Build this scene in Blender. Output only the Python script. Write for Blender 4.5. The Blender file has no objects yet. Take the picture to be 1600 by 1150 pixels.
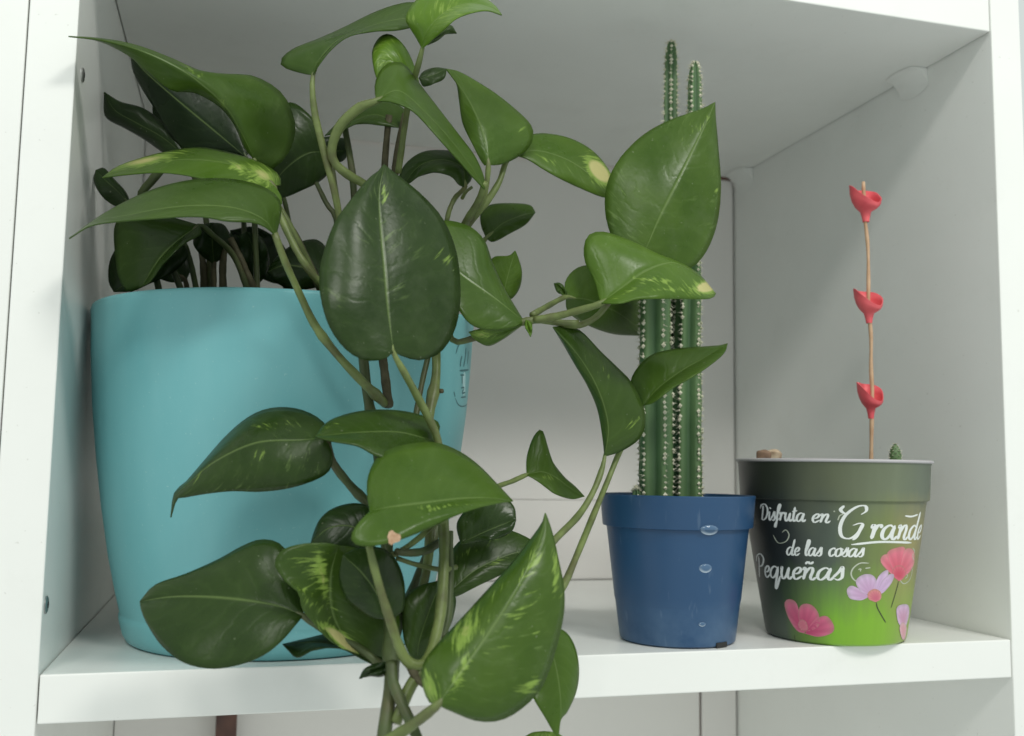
import bpy, bmesh, math, random
from mathutils import Vector, Matrix
random.seed(4)

# ------------------------------------------------------------------ camera, world, light, exposure
scene = bpy.context.scene
COL = scene.collection
YAW, PITCH, ROLL, FPX = 0.26697819, 0.10024769, 0.01543535, 1557.96
CAM = Vector((0.06845928, -0.4170418, 0.07999066))
_f = Vector((math.sin(YAW)*math.cos(PITCH), math.cos(YAW)*math.cos(PITCH), math.sin(PITCH)))
_r = Vector((math.cos(YAW), -math.sin(YAW), 0)); _u = _r.cross(_f)
RT = _r*math.cos(ROLL) + _u*math.sin(ROLL); UP = _u*math.cos(ROLL) - _r*math.sin(ROLL); FW = _f
cd = bpy.data.cameras.new('camera'); cam = bpy.data.objects.new('camera', cd); COL.objects.link(cam)
cd.sensor_width = 36; cd.lens = 36*FPX/1600; cd.clip_start = 0.01; cd.clip_end = 50
cd.dof.use_dof = True; cd.dof.focus_distance = 0.42; cd.dof.aperture_fstop = 13
cam.matrix_world = Matrix(((RT.x, UP.x, -FW.x, CAM.x), (RT.y, UP.y, -FW.y, CAM.y), (RT.z, UP.z, -FW.z, CAM.z), (0, 0, 0, 1)))
scene.camera = cam
world = bpy.data.worlds.new('World'); scene.world = world; world.use_nodes = True
bg = world.node_tree.nodes['Background']; bg.inputs[0].default_value = (0.92, 1.0, 0.965, 1); bg.inputs[1].default_value = 0.72

def lamp(name, loc, target, sx, sy, watts, col):
    l = bpy.data.lights.new(name, 'AREA'); l.shape = 'RECTANGLE'; l.size = sx; l.size_y = sy; l.energy = watts; l.color = col
    o = bpy.data.objects.new(name, l); COL.objects.link(o); o.location = loc
    o.rotation_euler = (Vector(target)-Vector(loc)).to_track_quat('-Z', 'Y').to_euler()
    return o
lamp('ceiling_lamp', (0.75, -1.25, 1.35), (0.2, 0.05, 0.1), 0.45, 0.22, 12.5, (1.0, 0.99, 0.93))
lamp('ceiling_lamp', (-0.45, -1.6, 1.50), (0.2, 0.05, 0.1), 0.5, 0.25, 10.5, (1.0, 0.99, 0.93))
scene.view_settings.view_transform = 'Standard'; scene.view_settings.look = 'None'
scene.view_settings.exposure = 0.0; scene.view_settings.gamma = 1.0

scene.cycles.max_bounces = 7; scene.cycles.diffuse_bounces = 5; scene.cycles.transmission_bounces = 3

# ------------------------------------------------------------------ helpers
def ray(px, py):
    return FW + RT*((px-800)/FPX) + UP*((575-py)/FPX)
def at(px, py, y):                       # the point of the place at depth y seen at a pixel of the photograph
    d = ray(px, py); return CAM + d*((y-CAM.y)/d.y)

def proj_px(p):
    d = p-CAM; z = d.dot(FW); return Vector((800+FPX*d.dot(RT)/z, 575-FPX*d.dot(UP)/z))

def new_mat(name):
    m = bpy.data.materials.new(name); m.use_nodes = True
    nt = m.node_tree; return m, nt, nt.nodes['Principled BSDF'], nt.nodes['Material Output']
def N(nt, t, **kw):
    n = nt.nodes.new(t)
    for k, v in kw.items(): setattr(n, k, v)
    return n
def setin(n, **kw):
    for k, v in kw.items(): n.inputs[k.replace('_', ' ')].default_value = v
def mixc(nt, fac, a, b, mode='MIX'):
    n = N(nt, 'ShaderNodeMix', data_type='RGBA', blend_type=mode)
    for i, s in ((0, fac), (6, a), (7, b)):
        if hasattr(s, 'is_output'): nt.links.new(s, n.inputs[i])
        else: n.inputs[i].default_value = s
    return n.outputs[2]
def mathn(nt, op, a, b=None, c=None, clamp=False):
    n = N(nt, 'ShaderNodeMath', operation=op, use_clamp=clamp)
    for i, s in enumerate((a, b, c)):
        if s is None: continue
        if hasattr(s, 'is_output'): nt.links.new(s, n.inputs[i])
        else: n.inputs[i].default_value = s
    return n.outputs[0]
def noise(nt, scale, detail=3, vec=None, rough=0.5):
    n = N(nt, 'ShaderNodeTexNoise'); setin(n, Scale=scale, Detail=detail, Roughness=rough)
    if vec is not None: nt.links.new(vec, n.inputs['Vector'])
    return n.outputs['Fac']
def ramp(nt, fac, stops):
    n = N(nt, 'ShaderNodeValToRGB'); cr = n.color_ramp
    while len(cr.elements) < len(stops): cr.elements.new(0.5)
    for e, (p, c) in zip(cr.elements, stops):
        e.position = p; e.color = c if len(c) == 4 else (*c, 1)
    nt.links.new(fac, n.inputs[0]); return n.outputs[0]
def bump(nt, bsdf, h, strength=0.2, dist=0.001):
    b = N(nt, 'ShaderNodeBump'); setin(b, Strength=strength, Distance=dist); nt.links.new(h, b.inputs['Height']); nt.links.new(b.outputs[0], bsdf.inputs['Normal'])

def simple(name, c1, c2=None, rough=0.5, scale=60, spec=0.5, bmp=0.0, bscale=400):
    m, nt, b, o = new_mat(name)
    tc = N(nt, 'ShaderNodeTexCoord')
    if c2 is None: c2 = tuple(x*0.85 for x in c1)
    f = ramp(nt, noise(nt, scale, 4, tc.outputs['Object']), [(0.3, (0, 0, 0)), (0.7, (1, 1, 1))])
    nt.links.new(mixc(nt, f, (*c1, 1), (*c2, 1)), b.inputs['Base Color'])
    b.inputs['Roughness'].default_value = rough; b.inputs['Specular IOR Level'].default_value = spec
    if bmp: bump(nt, b, noise(nt, bscale, 3, tc.outputs['Object']), bmp, 0.0006)
    return m

M = {}
M['white'] = simple('white_melamine', (0.80, 0.81, 0.79), (0.77, 0.785, 0.765), 0.42, 14, 0.4, 0.06, 500)
M['edge'] = simple('white_edge_band', (0.87, 0.875, 0.85), (0.84, 0.845, 0.82), 0.38, 18, 0.4, 0.05, 300)
def laminate(m_):
    nt = m_.node_tree; b = nt.nodes['Principled BSDF']; tc = N(nt, 'ShaderNodeTexCoord'); src = b.inputs['Base Color'].links[0].from_socket
    sm = ramp(nt, noise(nt, 22, 6, tc.outputs['Object'], 0.7), [(0.55, (0, 0, 0)), (0.8, (1, 1, 1))])
    sp = ramp(nt, noise(nt, 480, 1, tc.outputs['Object']), [(0.76, (0, 0, 0)), (0.79, (1, 1, 1))])
    c = mixc(nt, mathn(nt, 'MULTIPLY', sm, 0.16), src, (0.60, 0.60, 0.55, 1)); c = mixc(nt, mathn(nt, 'MULTIPLY', sp, 0.22), c, (0.35, 0.33, 0.28, 1))
    nt.links.new(c, b.inputs['Base Color']); nt.links.new(mathn(nt, 'MULTIPLY_ADD', sm, 0.2, 0.34), b.inputs['Roughness'])
laminate(M['edge']); laminate(M['white'])
M['back'] = simple('pale_back_board', (0.86, 0.835, 0.81), (0.83, 0.80, 0.78), 0.5, 10, 0.3)
M['brown'] = simple('brown_wood', (0.13, 0.06, 0.045), (0.07, 0.035, 0.03), 0.6, 80)
M['metal'] = simple('dull_screw_metal', (0.45, 0.45, 0.44), (0.3, 0.3, 0.3), 0.35); M['metal'].node_tree.nodes['Principled BSDF'].inputs['Metallic'].default_value = 0.9
M['dark'] = simple('dark_hole', (0.03, 0.03, 0.03), (0.02, 0.02, 0.02), 0.8)
M['plastic_white'] = simple('white_plastic', (0.78, 0.78, 0.75), (0.74, 0.74, 0.71), 0.45)
def turq_mat():
    m, nt, b, o = new_mat('turquoise_plastic'); tc = N(nt, 'ShaderNodeTexCoord')
    mp = N(nt, 'ShaderNodeMapping'); setin(mp, Scale=(60, 60, 14)); nt.links.new(tc.outputs['Object'], mp.inputs[0])
    n1 = noise(nt, 1.0, 5, mp.outputs[0], 0.6); n2 = noise(nt, 520, 2, tc.outputs['Object']); n3 = noise(nt, 900, 1, tc.outputs['Object'])
    c = mixc(nt, ramp(nt, n1, [(0.3, (0, 0, 0)), (0.75, (1, 1, 1))]), (0.155, 0.432, 0.462, 1), (0.185, 0.462, 0.490, 1))
    c = mixc(nt, mathn(nt, 'MULTIPLY', ramp(nt, n3, [(0.73, (0, 0, 0)), (0.78, (1, 1, 1))]), 0.35), c, (0.45, 0.66, 0.64, 1))
    nt.links.new(c, b.inputs['Base Color']); nt.links.new(mathn(nt, 'MULTIPLY_ADD', n1, 0.22, 0.30), b.inputs['Roughness'])
    bump(nt, b, mathn(nt, 'ADD', mathn(nt, 'MULTIPLY', n2, 0.3), n1), 0.08, 0.0008); return m
M['turq'] = turq_mat()
M['stamp'] = simple('dark_teal_print', (0.05, 0.16, 0.18), (0.07, 0.2, 0.22), 0.5)
M['stamp_pale'] = simple('pale_print', (0.42, 0.66, 0.68), (0.36, 0.6, 0.62), 0.5)
M['soil'] = simple('potting_soil', (0.035, 0.025, 0.018), (0.015, 0.01, 0.008), 0.95, 300, 0.2, 1.0, 250)
M['coral'] = simple('coral_red_clay', (0.84, 0.15, 0.165), (0.70, 0.085, 0.11), 0.45, 90, 0.4, 0.1)
M['twig'] = simple('pale_twig_wood', (0.62, 0.43, 0.28), (0.45, 0.27, 0.16), 0.6, 120, 0.3, 0.3, 300)
M['pebble'] = simple('pale_pebble', (0.62, 0.52, 0.38), (0.38, 0.25, 0.16), 0.7, 220, 0.3, 0.3)
M['areole'] = simple('cream_areole_wool', (0.72, 0.70, 0.56), (0.5, 0.48, 0.36), 0.9, 300)
M['stem'] = simple('vine_stem_green', (0.075, 0.11, 0.035), (0.05, 0.065, 0.024), 0.5, 90, 0.4, 0.3, 300)
M['stem_pale'] = simple('pale_petiole_green', (0.175, 0.225, 0.068), (0.085, 0.115, 0.032), 0.45, 110, 0.45, 0.2, 300)
M['stem_brown'] = simple('woody_stem', (0.11, 0.10, 0.055), (0.045, 0.042, 0.02), 0.65, 150, 0.3, 0.6, 300)
M['white_print'] = simple('white_lettering_print', (0.80, 0.82, 0.80), (0.72, 0.75, 0.73), 0.5)
M['pale_line'] = simple('pale_flourish_print', (0.52, 0.55, 0.45), (0.42, 0.46, 0.36), 0.5)
M['drop'] = simple('pale_water_mark', (0.66, 0.76, 0.86), (0.5, 0.62, 0.76), 0.25)
M['rim_lilac'] = simple('grey_lilac_rim', (0.50, 0.48, 0.50), (0.44, 0.42, 0.44), 0.5)

for k_ in ('stem_pale', 'stem'):
    nt = M[k_].node_tree; b = nt.nodes['Principled BSDF']; tc = N(nt, 'ShaderNodeTexCoord'); src = b.inputs['Base Color'].links[0].from_socket
    f_ = ramp(nt, noise(nt, 55, 4, tc.outputs['Object'], 0.65), [(0.50, (0, 0, 0)), (0.68, (1, 1, 1))])
    nt.links.new(mixc(nt, mathn(nt, 'MULTIPLY', f_, 0.6), src, (0.10, 0.085, 0.04, 1)), b.inputs['Base Color'])
def blue_mat():
    m, nt, b, o = new_mat('blue_plastic')
    tc = N(nt, 'ShaderNodeTexCoord')
    n1 = noise(nt, 45, 5, tc.outputs['Object'], 0.6)
    z = N(nt, 'ShaderNodeSeparateXYZ'); nt.links.new(tc.outputs['Object'], z.inputs[0])
    low = mathn(nt, 'MULTIPLY_ADD', z.outputs[2], -45.0, 1.0, True)           # limescale film that collects at the foot
    scuff = mathn(nt, 'MULTIPLY', low, ramp(nt, n1, [(0.35, (0, 0, 0)), (0.75, (1, 1, 1))]))
    sp = N(nt, 'ShaderNodeMapping'); setin(sp, Scale=(300, 300, 60)); nt.links.new(tc.outputs['Object'], sp.inputs[0])
    sc = ramp(nt, noise(nt, 1.0, 2, sp.outputs[0]), [(0.66, (0, 0, 0)), (0.74, (1, 1, 1))])
    base = mixc(nt, n1, (0.016, 0.062, 0.150, 1), (0.022, 0.075, 0.172, 1))
    base = mixc(nt, mathn(nt, 'MULTIPLY', scuff, 0.55), base, (0.16, 0.25, 0.36, 1))
    base = mixc(nt, mathn(nt, 'MULTIPLY', sc, 0.10), base, (0.35, 0.45, 0.55, 1))
    nt.links.new(base, b.inputs['Base Color']); b.inputs['Roughness'].default_value = 0.36
    bump(nt, b, n1, 0.05)
    return m
M['blue'] = blue_mat()

def leaf_mat():
    m, nt, b, o = new_mat('pothos_leaf')
    uv = N(nt, 'ShaderNodeUVMap', uv_map='leaf')
    s = N(nt, 'ShaderNodeSeparateXYZ'); nt.links.new(uv.outputs[0], s.inputs[0])
    u, v = s.outputs[0], s.outputs[1]                    # u: 0..1 across (0.5 is the midrib), v: 0 base..1 tip
    av = mathn(nt, 'MULTIPLY', mathn(nt, 'ABSOLUTE', mathn(nt, 'SUBTRACT', u, 0.5)), 2.0)
    at1 = N(nt, 'ShaderNodeAttribute', attribute_type='OBJECT', attribute_name='tone')
    at2 = N(nt, 'ShaderNodeAttribute', attribute_type='OBJECT', attribute_name='fleck')
    at3 = N(nt, 'ShaderNodeAttribute', attribute_type='GEOMETRY', attribute_name='patch')
    oi = N(nt, 'ShaderNodeObjectInfo')
    ofs = N(nt, 'ShaderNodeCombineXYZ')
    for i in range(3): nt.links.new(mathn(nt, 'MULTIPLY', oi.outputs['Random'], 17.0+9*i), ofs.inputs[i])
    # coordinates that run along the side veins
    vein = mathn(nt, 'SUBTRACT', v, mathn(nt, 'MULTIPLY', av, 0.28))
    cv = N(nt, 'ShaderNodeCombineXYZ'); nt.links.new(mathn(nt, 'MULTIPLY', u, 6.0), cv.inputs[0]); nt.links.new(mathn(nt, 'MULTIPLY', vein, 36.0), cv.inputs[1])
    va = N(nt, 'ShaderNodeVectorMath', operation='ADD'); nt.links.new(cv.outputs[0], va.inputs[0]); nt.links.new(ofs.outputs[0], va.inputs[1])
    streak = noise(nt, 1.0, 4, va.outputs[0], 0.6)
    tc = N(nt, 'ShaderNodeTexCoord')
    vb = N(nt, 'ShaderNodeVectorMath', operation='ADD'); nt.links.new(tc.outputs['Object'], vb.inputs[0]); nt.links.new(ofs.outputs[0], vb.inputs[1])
    cloud = ramp(nt, noise(nt, 42, 4, vb.outputs[0], 0.6), [(0.28, (0, 0, 0)), (0.72, (1, 1, 1))])
    fine = noise(nt, 420, 2, vb.outputs[0])
    dark = mixc(nt, cloud, (0.0075, 0.019, 0.006, 1), (0.015, 0.034, 0.009, 1))  # near-black end also paints in the shade on the back-left leaves
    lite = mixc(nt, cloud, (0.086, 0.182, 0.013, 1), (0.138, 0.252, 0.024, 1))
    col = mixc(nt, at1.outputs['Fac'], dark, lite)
    # side veins, a shade paler
    wv = mathn(nt, 'SINE', mathn(nt, 'ADD', mathn(nt, 'MULTIPLY', vein, 52.0), mathn(nt, 'MULTIPLY', cloud, 9.0)))
    wv = mathn(nt, 'MULTIPLY', mathn(nt, 'POWER', mathn(nt, 'MULTIPLY_ADD', wv, 0.5, 0.5), 5.0), mathn(nt, 'MULTIPLY_ADD', cloud, 0.12, 0.05))
    col = mixc(nt, mathn(nt, 'MULTIPLY', wv, mathn(nt, 'MULTIPLY_ADD', at1.outputs['Fac'], 0.8, 0.2)), col, (0.14, 0.24, 0.06, 1))
    # pale flecks scattered along the veins
    where = ramp(nt, noise(nt, 26, 2, vb.outputs[0]), [(0.46, (0, 0, 0)), (0.66, (1, 1, 1))])
    fl = mathn(nt, 'MULTIPLY', ramp(nt, streak, [(0.58, (0, 0, 0)), (0.70, (1, 1, 1))]), mathn(nt, 'MULTIPLY', where, at2.outputs['Fac']), None, True)
    col = mixc(nt, fl, col, (0.20, 0.30, 0.09, 1))
    # variegation patches
    pm = mathn(nt, 'ADD', at3.outputs['Fac'], mathn(nt, 'MULTIPLY', mathn(nt, 'SUBTRACT', streak, 0.5), 1.9))
    pm = ramp(nt, mathn(nt, 'MULTIPLY', pm, mathn(nt, 'GREATER_THAN', at3.outputs['Fac'], 0.06)), [(0.30, (0, 0, 0)), (0.60, (1, 1, 1))])
    pcol = mixc(nt, ramp(nt, at3.outputs['Fac'], [(0.62, (0, 0, 0)), (0.85, (1, 1, 1))]), (0.25, 0.38, 0.07, 1), (0.60, 0.56, 0.24, 1))
    col = mixc(nt, pm, col, pcol)
    sm_ = ramp(nt, noise(nt, 95, 5, vb.outputs[0], 0.65), [(0.50, (0, 0, 0)), (0.72, (1, 1, 1))])   # dried limescale smears
    col = mixc(nt, mathn(nt, 'MULTIPLY', mathn(nt, 'MULTIPLY', sm_, at2.outputs['Fac']), 0.16), col, (0.20, 0.24, 0.15, 1))
    # midrib
    mr = ramp(nt, av, [(0.0, (1, 1, 1)), (0.035, (0.0, 0.0, 0.0))])
    col = mixc(nt, mathn(nt, 'MULTIPLY', mr, 0.55), col, (0.20, 0.29, 0.09, 1))
    # pale dusty specks
    sp = ramp(nt, noise(nt, 650, 1, vb.outputs[0]), [(0.755, (0, 0, 0)), (0.80, (1, 1, 1))])
    col = mixc(nt, mathn(nt, 'MULTIPLY', sp, 0.3), col, (0.36, 0.40, 0.27, 1))
    # underside is paler and matt
    geo = N(nt, 'ShaderNodeNewGeometry')
    nt.links.new(col, b.inputs['Base Color'])
    b.inputs['Roughness'].default_value = 0.38; b.inputs['Specular IOR Level'].default_value = 0.30
    nt.links.new(mathn(nt, 'MULTIPLY_ADD', cloud, 0.22, 0.22), b.inputs['Roughness'])
    h = mathn(nt, 'ADD', mathn(nt, 'MULTIPLY', wv, -2.0), mathn(nt, 'ADD', mathn(nt, 'MULTIPLY', mr, -0.8), mathn(nt, 'MULTIPLY', fine, 0.25)))
    bump(nt, b, h, 0.20, 0.0012)
    tr = N(nt, 'ShaderNodeBsdfTranslucent'); nt.links.new(mixc(nt, 0.5, col, (0.2, 0.42, 0.03, 1)), tr.inputs[0])
    mx = N(nt, 'ShaderNodeMixShader'); mx.inputs[0].default_value = 0.20
    nt.links.new(b.outputs[0], mx.inputs[1]); nt.links.new(tr.outputs[0], mx.inputs[2]); nt.links.new(mx.outputs[0], o.inputs[0])
    return m
M['leaf'] = leaf_mat()

def cactus_mat():
    m, nt, b, o = new_mat('cactus_skin')
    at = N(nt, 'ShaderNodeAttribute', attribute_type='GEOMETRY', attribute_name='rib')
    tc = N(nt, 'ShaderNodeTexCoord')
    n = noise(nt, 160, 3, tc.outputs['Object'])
    c = mixc(nt, at.outputs['Fac'], (0.040, 0.100, 0.034, 1), (0.125, 0.215, 0.082, 1))  # groove shade painted into the skin colour, paler towards the rib crests
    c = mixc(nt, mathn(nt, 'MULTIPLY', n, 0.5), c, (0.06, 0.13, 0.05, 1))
    sc_ = ramp(nt, noise(nt, 70, 4, tc.outputs['Object'], 0.7), [(0.62, (0, 0, 0)), (0.74, (1, 1, 1))]); c = mixc(nt, mathn(nt, 'MULTIPLY', sc_, 0.45), c, (0.17, 0.17, 0.09, 1))
    nt.links.new(c, b.inputs['Base Color']); b.inputs['Roughness'].default_value = 0.5
    bump(nt, b, n, 0.3)
    return m
M['cactus'] = cactus_mat()

def print_mat():
    m, nt, b, o = new_mat('photo_printed_meadow')
    uv = N(nt, 'ShaderNodeUVMap', uv_map='wrap')
    s = N(nt, 'ShaderNodeSeparateXYZ'); nt.links.new(uv.outputs[0], s.inputs[0]); u, h = s.outputs[0], s.outputs[1]
    mp = N(nt, 'ShaderNodeMapping'); setin(mp, Scale=(6, 2.2, 1)); nt.links.new(uv.outputs[0], mp.inputs[0])
    n1 = noise(nt, 1.0, 3, mp.outputs[0])
    mp2 = N(nt, 'ShaderNodeMapping'); setin(mp2, Scale=(30, 3, 1)); nt.links.new(uv.outputs[0], mp2.inputs[0])
    n2 = noise(nt, 1.0, 3, mp2.outputs[0])
    uu = mathn(nt, 'ADD', u, mathn(nt, 'MULTIPLY', mathn(nt, 'SUBTRACT', n1, 0.5), 0.16))
    hh = mathn(nt, 'ADD', h, mathn(nt, 'MULTIPLY', mathn(nt, 'SUBTRACT', n1, 0.5), 0.22))
    hh = mathn(nt, 'ADD', hh, mathn(nt, 'MULTIPLY', mathn(nt, 'SUBTRACT', n2, 0.5), 0.10))
    top = ramp(nt, uu, [(0.0, (0.016, 0.020, 0.017)), (0.22, (0.030, 0.037, 0.028)), (0.5, (0.095, 0.112, 0.062)), (0.8, (0.165, 0.195, 0.125)), (1.0, (0.10, 0.125, 0.09))])
    mid = ramp(nt, uu, [(0.0, (0.012, 0.014, 0.016)), (0.25, (0.020, 0.024, 0.024)), (0.5, (0.075, 0.10, 0.075)), (0.72, (0.17, 0.22, 0.07)), (0.93, (0.30, 0.27, 0.10)), (1.0, (0.22, 0.2, 0.1))])
    low = ramp(nt, uu, [(0.0, (0.035, 0.055, 0.045)), (0.17, (0.06, 0.085, 0.06)), (0.3, (0.10, 0.19, 0.03)), (0.5, (0.20, 0.43, 0.022)), (0.8, (0.23, 0.45, 0.03)), (1.0, (0.26, 0.36, 0.06))])
    f1 = ramp(nt, hh, [(0.12, (0, 0, 0)), (0.45, (1, 1, 1))])
    f2 = ramp(nt, hh, [(0.62, (0, 0, 0)), (0.85, (1, 1, 1))])
    c = mixc(nt, f2, mixc(nt, f1, low, mid), top)
    c = mixc(nt, mathn(nt, 'MULTIPLY', n2, 0.25), c, mixc(nt, 0.5, c, (0.03, 0.04, 0.02, 1)))
    nt.links.new(c, b.inputs['Base Color']); b.inputs['Roughness'].default_value = 0.4
    return m
M['print'] = print_mat()
def vcol_mat():
    m, nt, b, o = new_mat('printed_flower')
    a = N(nt, 'ShaderNodeAttribute', attribute_type='GEOMETRY', attribute_name='tint')
    nt.links.new(a.outputs['Color'], b.inputs['Base Color']); b.inputs['Roughness'].default_value = 0.42
    return m
M['flower_print'] = vcol_mat()

def empty(name, loc, label, cat, group=None):
    o = bpy.data.objects.new(name, None); COL.objects.link(o); o.location = loc; o.empty_display_size = 0.01
    o['label'] = label; o['category'] = cat
    if group: o['group'] = group
    return o
def root_loc(o):
    v = Vector((0, 0, 0))
    while o: v += o.location; o = o.parent
    return v
def mesh_obj(name, verts, faces, mat, parent=None, smooth=True):
    off = root_loc(parent) if parent else Vector((0, 0, 0))
    me = bpy.data.meshes.new(name); me.from_pydata([tuple(Vector(v)-off) for v in verts], [], faces); me.update()
    if smooth: me.polygons.foreach_set('use_smooth', [True]*len(me.polygons))
    me.materials.append(mat if not isinstance(mat, str) else M[mat])
    o = bpy.data.objects.new(name, me); COL.objects.link(o)
    if parent: o.parent = parent
    return o
def box(name, lo, hi, mat, parent=None, bev=0.0006):
    bm = bmesh.new(); bmesh.ops.create_cube(bm, size=1)
    for v in bm.verts: v.co = Vector([(lo[i]+hi[i])/2 + v.co[i]*(hi[i]-lo[i]) for i in range(3)])
    if bev: bmesh.ops.bevel(bm, geom=list(bm.edges), offset=bev, segments=2, affect='EDGES', profile=0.5)
    vs = [v.co.copy() for v in bm.verts]; bm.verts.index_update(); fs = [[v.index for v in f.verts] for f in bm.faces]; bm.free()
    return mesh_obj(name, vs, fs, mat, parent, False)
def cat(pts, n):                                      # Catmull-Rom through pts, resampled to n+1 by arc length
    P = [Vector(p) for p in pts]
    if len(P) == 2: return [P[0].lerp(P[1], i/n) for i in range(n+1)]
    E = [P[0]*2-P[1]] + P + [P[-1]*2-P[-2]]; out = []
    for i in range(1, len(E)-2):
        p0, p1, p2, p3 = E[i-1:i+3]
        for k in range(12):
            t = k/12; out.append(0.5*((2*p1)+(p2-p0)*t+(2*p0-5*p1+4*p2-p3)*t*t+(3*p1-p0-3*p2+p3)*t**3))
    out.append(P[-1])
    L = [0.0]
    for a, b in zip(out, out[1:]): L.append(L[-1]+(b-a).length)
    res = []; j = 0
    for i in range(n+1):
        d = L[-1]*i/n
        while j < len(L)-2 and L[j+1] < d: j += 1
        sg = L[j+1]-L[j]; res.append(out[j].lerp(out[j+1], (d-L[j])/sg if sg > 1e-12 else 0))
    return res
def tube_geo(path, radii, ns=8):
    vs, fs = [], []; n = len(path)
    prev = None
    for i, p in enumerate(path):
        t = (path[min(i+1, n-1)]-path[max(i-1, 0)]).normalized()
        if prev is None: a = t.orthogonal().normalized()
        else: a = (prev-t*prev.dot(t)).normalized()
        prev = a; b = t.cross(a)
        for k in range(ns):
            w = 2*math.pi*k/ns; vs.append(p+(a*math.cos(w)+b*math.sin(w))*radii[i])
    for i in range(n-1):
        for k in range(ns):
            fs.append([i*ns+k, i*ns+(k+1) % ns, (i+1)*ns+(k+1) % ns, (i+1)*ns+k])
    fs.append(list(range(ns))[::-1]); fs.append([(n-1)*ns+k for k in range(ns)])
    return vs, fs
def stem(name, pts, r0, r1, mat, parent, n=18, nodes=(), tip=1.0):
    """pts: (px, py, depth y)"""
    P = cat([at(*p) for p in pts], n)
    R = []
    for i in range(n+1):
        s = i/n; r = r0+(r1-r0)*s
        for q in nodes: r *= 1+0.35*math.exp(-((s-q)/0.025)**2)
        r *= tip+(1-tip)*min(1.0, s/0.16)
        R.append(0.9*r*(1+0.05*math.sin(17*s+r0*9000)+0.03*math.sin(41*s+r1*7000)))
    vs, fs = tube_geo(P, R)
    return mesh_obj(name, vs, fs, mat, parent)
def lathe_geo(cx, cy, prof, ns=72, closed_top=False):
    vs, fs = [], []
    for (r, z) in prof:
        for k in range(ns):
            a = 2*math.pi*k/ns; vs.append(Vector((cx+r*math.cos(a), cy+r*math.sin(a), z)))
    for i in range(len(prof)-1):
        for k in range(ns):
            fs.append([i*ns+k, i*ns+(k+1) % ns, (i+1)*ns+(k+1) % ns, (i+1)*ns+k])
    fs.append(list(range(ns))[::-1])
    fs.append([(len(prof)-1)*ns+k for k in range(ns)])
    return vs, fs
def sharpen(o, ang=35):
    me = o.data; bm = bmesh.new(); bm.from_mesh(me)
    for e in bm.edges:
        if len(e.link_faces) == 2 and e.calc_face_angle(0) > math.radians(ang): e.smooth = False
    bm.to_mesh(me); bm.free()

# ------------------------------------------------------------------ the shelf unit
W, H, D, T = 0.43916, 0.31082, 0.28, 0.01814
ZB, ZT = -0.36, H+0.25
case = empty('bookcase', (W/2, D/2, ZB), 'white melamine open bookcase whose compartment holds the three potted plants', 'bookcase')
box('side_panel', (-T, 0, ZB), (0, D+0.012, ZT), 'edge', case)
box('side_panel', (W, 0, ZB), (W+T, D+0.012, ZT), 'edge', case)
g = 0.0005
box('shelf_board', (g, 0.0004, -T), (W-g, D-0.001, 0), 'edge', case)
box('shelf_board', (g, 0.0004, H), (W-g, D-0.001, H+T), 'edge', case)
box('shelf_board', (g, 0.0004, ZB), (W-g, D-0.001, ZB+T), 'edge', case)
zs = at(860, 781, D).z
box('back_panel', (0.0005, D, zs+0.0002), (W-0.0016, D+0.003, H-0.002), 'back', case, 0.0004)
box('back_panel', (0.0005, D, 0.0005), (W-0.0016, D+0.003, zs-0.0001), 'back', case, 0.0003)
xs = at(1095, 1110, D).x
box('back_panel', (0.0005, D, ZB+T), (xs-0.001, D+0.003, -T-0.0005), 'back', case, 0.0004)
box('back_panel', (xs+0.001, D, ZB+T), (W-0.0016, D+0.003, -T-0.0005), 'back', case, 0.0004)
box('backing_strip', (W-0.03, D+0.0045, ZB), (W-0.0003, D+0.011, ZT-0.001), simple('reddish_wood', (0.36, 0.20, 0.17), (0.26, 0.14, 0.12), 0.6), case, 0)
box('backing_strip', (0.0003, D+0.0045, ZB), (W-0.031, D+0.011, ZT-0.001), 'back', case, 0)
# screw caps on the left side panel
def screw(px, py, r, mat):
    d = ray(px, py); p = CAM + d*((0-CAM.x)/d.x)
    vs, fs = tube_geo([Vector((-0.0005, p.y, p.z)), Vector((0.0005, p.y, p.z)), Vector((0.0009, p.y, p.z))], [r, r, r*0.75], 20)
    o = mesh_obj('screw', vs, fs, mat, case); sharpen(o)
    vs, fs = tube_geo([Vector((0.0005, p.y, p.z)), Vector((0.00105, p.y, p.z))], [r*0.38, r*0.38], 6)
    mesh_obj('screw_socket', vs, fs, 'dark', o, False)
screw(71, 945, 0.0034, 'metal')
screw(128, 117, 0.0030, 'metal')
# white corner brackets under the upper board on the right side panel
def bracket(y0, y1, hgt, dep):
    vs = []
    ys = [y0+(y1-y0)*i/6 for i in range(7)]
    for y in ys:
        k = 0.82+0.18*math.sin(math.pi*(y-y0)/(y1-y0))
        arc = [(W-0.0002, H-0.0003), (W-dep*k, H-0.0003)]
        for j in range(1, 6):
            a = j/6; arc.append((W-dep*k*(1-a)**1.6, H-hgt*k*a**1.6))
        arc.append((W-0.0002, H-hgt*k))
        vs += [Vector((x, y, z)) for x, z in arc]
    n = len(arc); fs = []
    for i in range(6):
        for k in range(n): fs.append([i*n+k, i*n+(k+1) % n, (i+1)*n+(k+1) % n, (i+1)*n+k])
    fs.append(list(range(n))[::-1]); fs.append([6*n+k for k in range(n)])
    sharpen(mesh_obj('corner_bracket', vs, fs, 'edge', case), 30)
bracket(0.050, 0.074, 0.013, 0.013)
bracket(0.250, 0.277, 0.016, 0.012)
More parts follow.
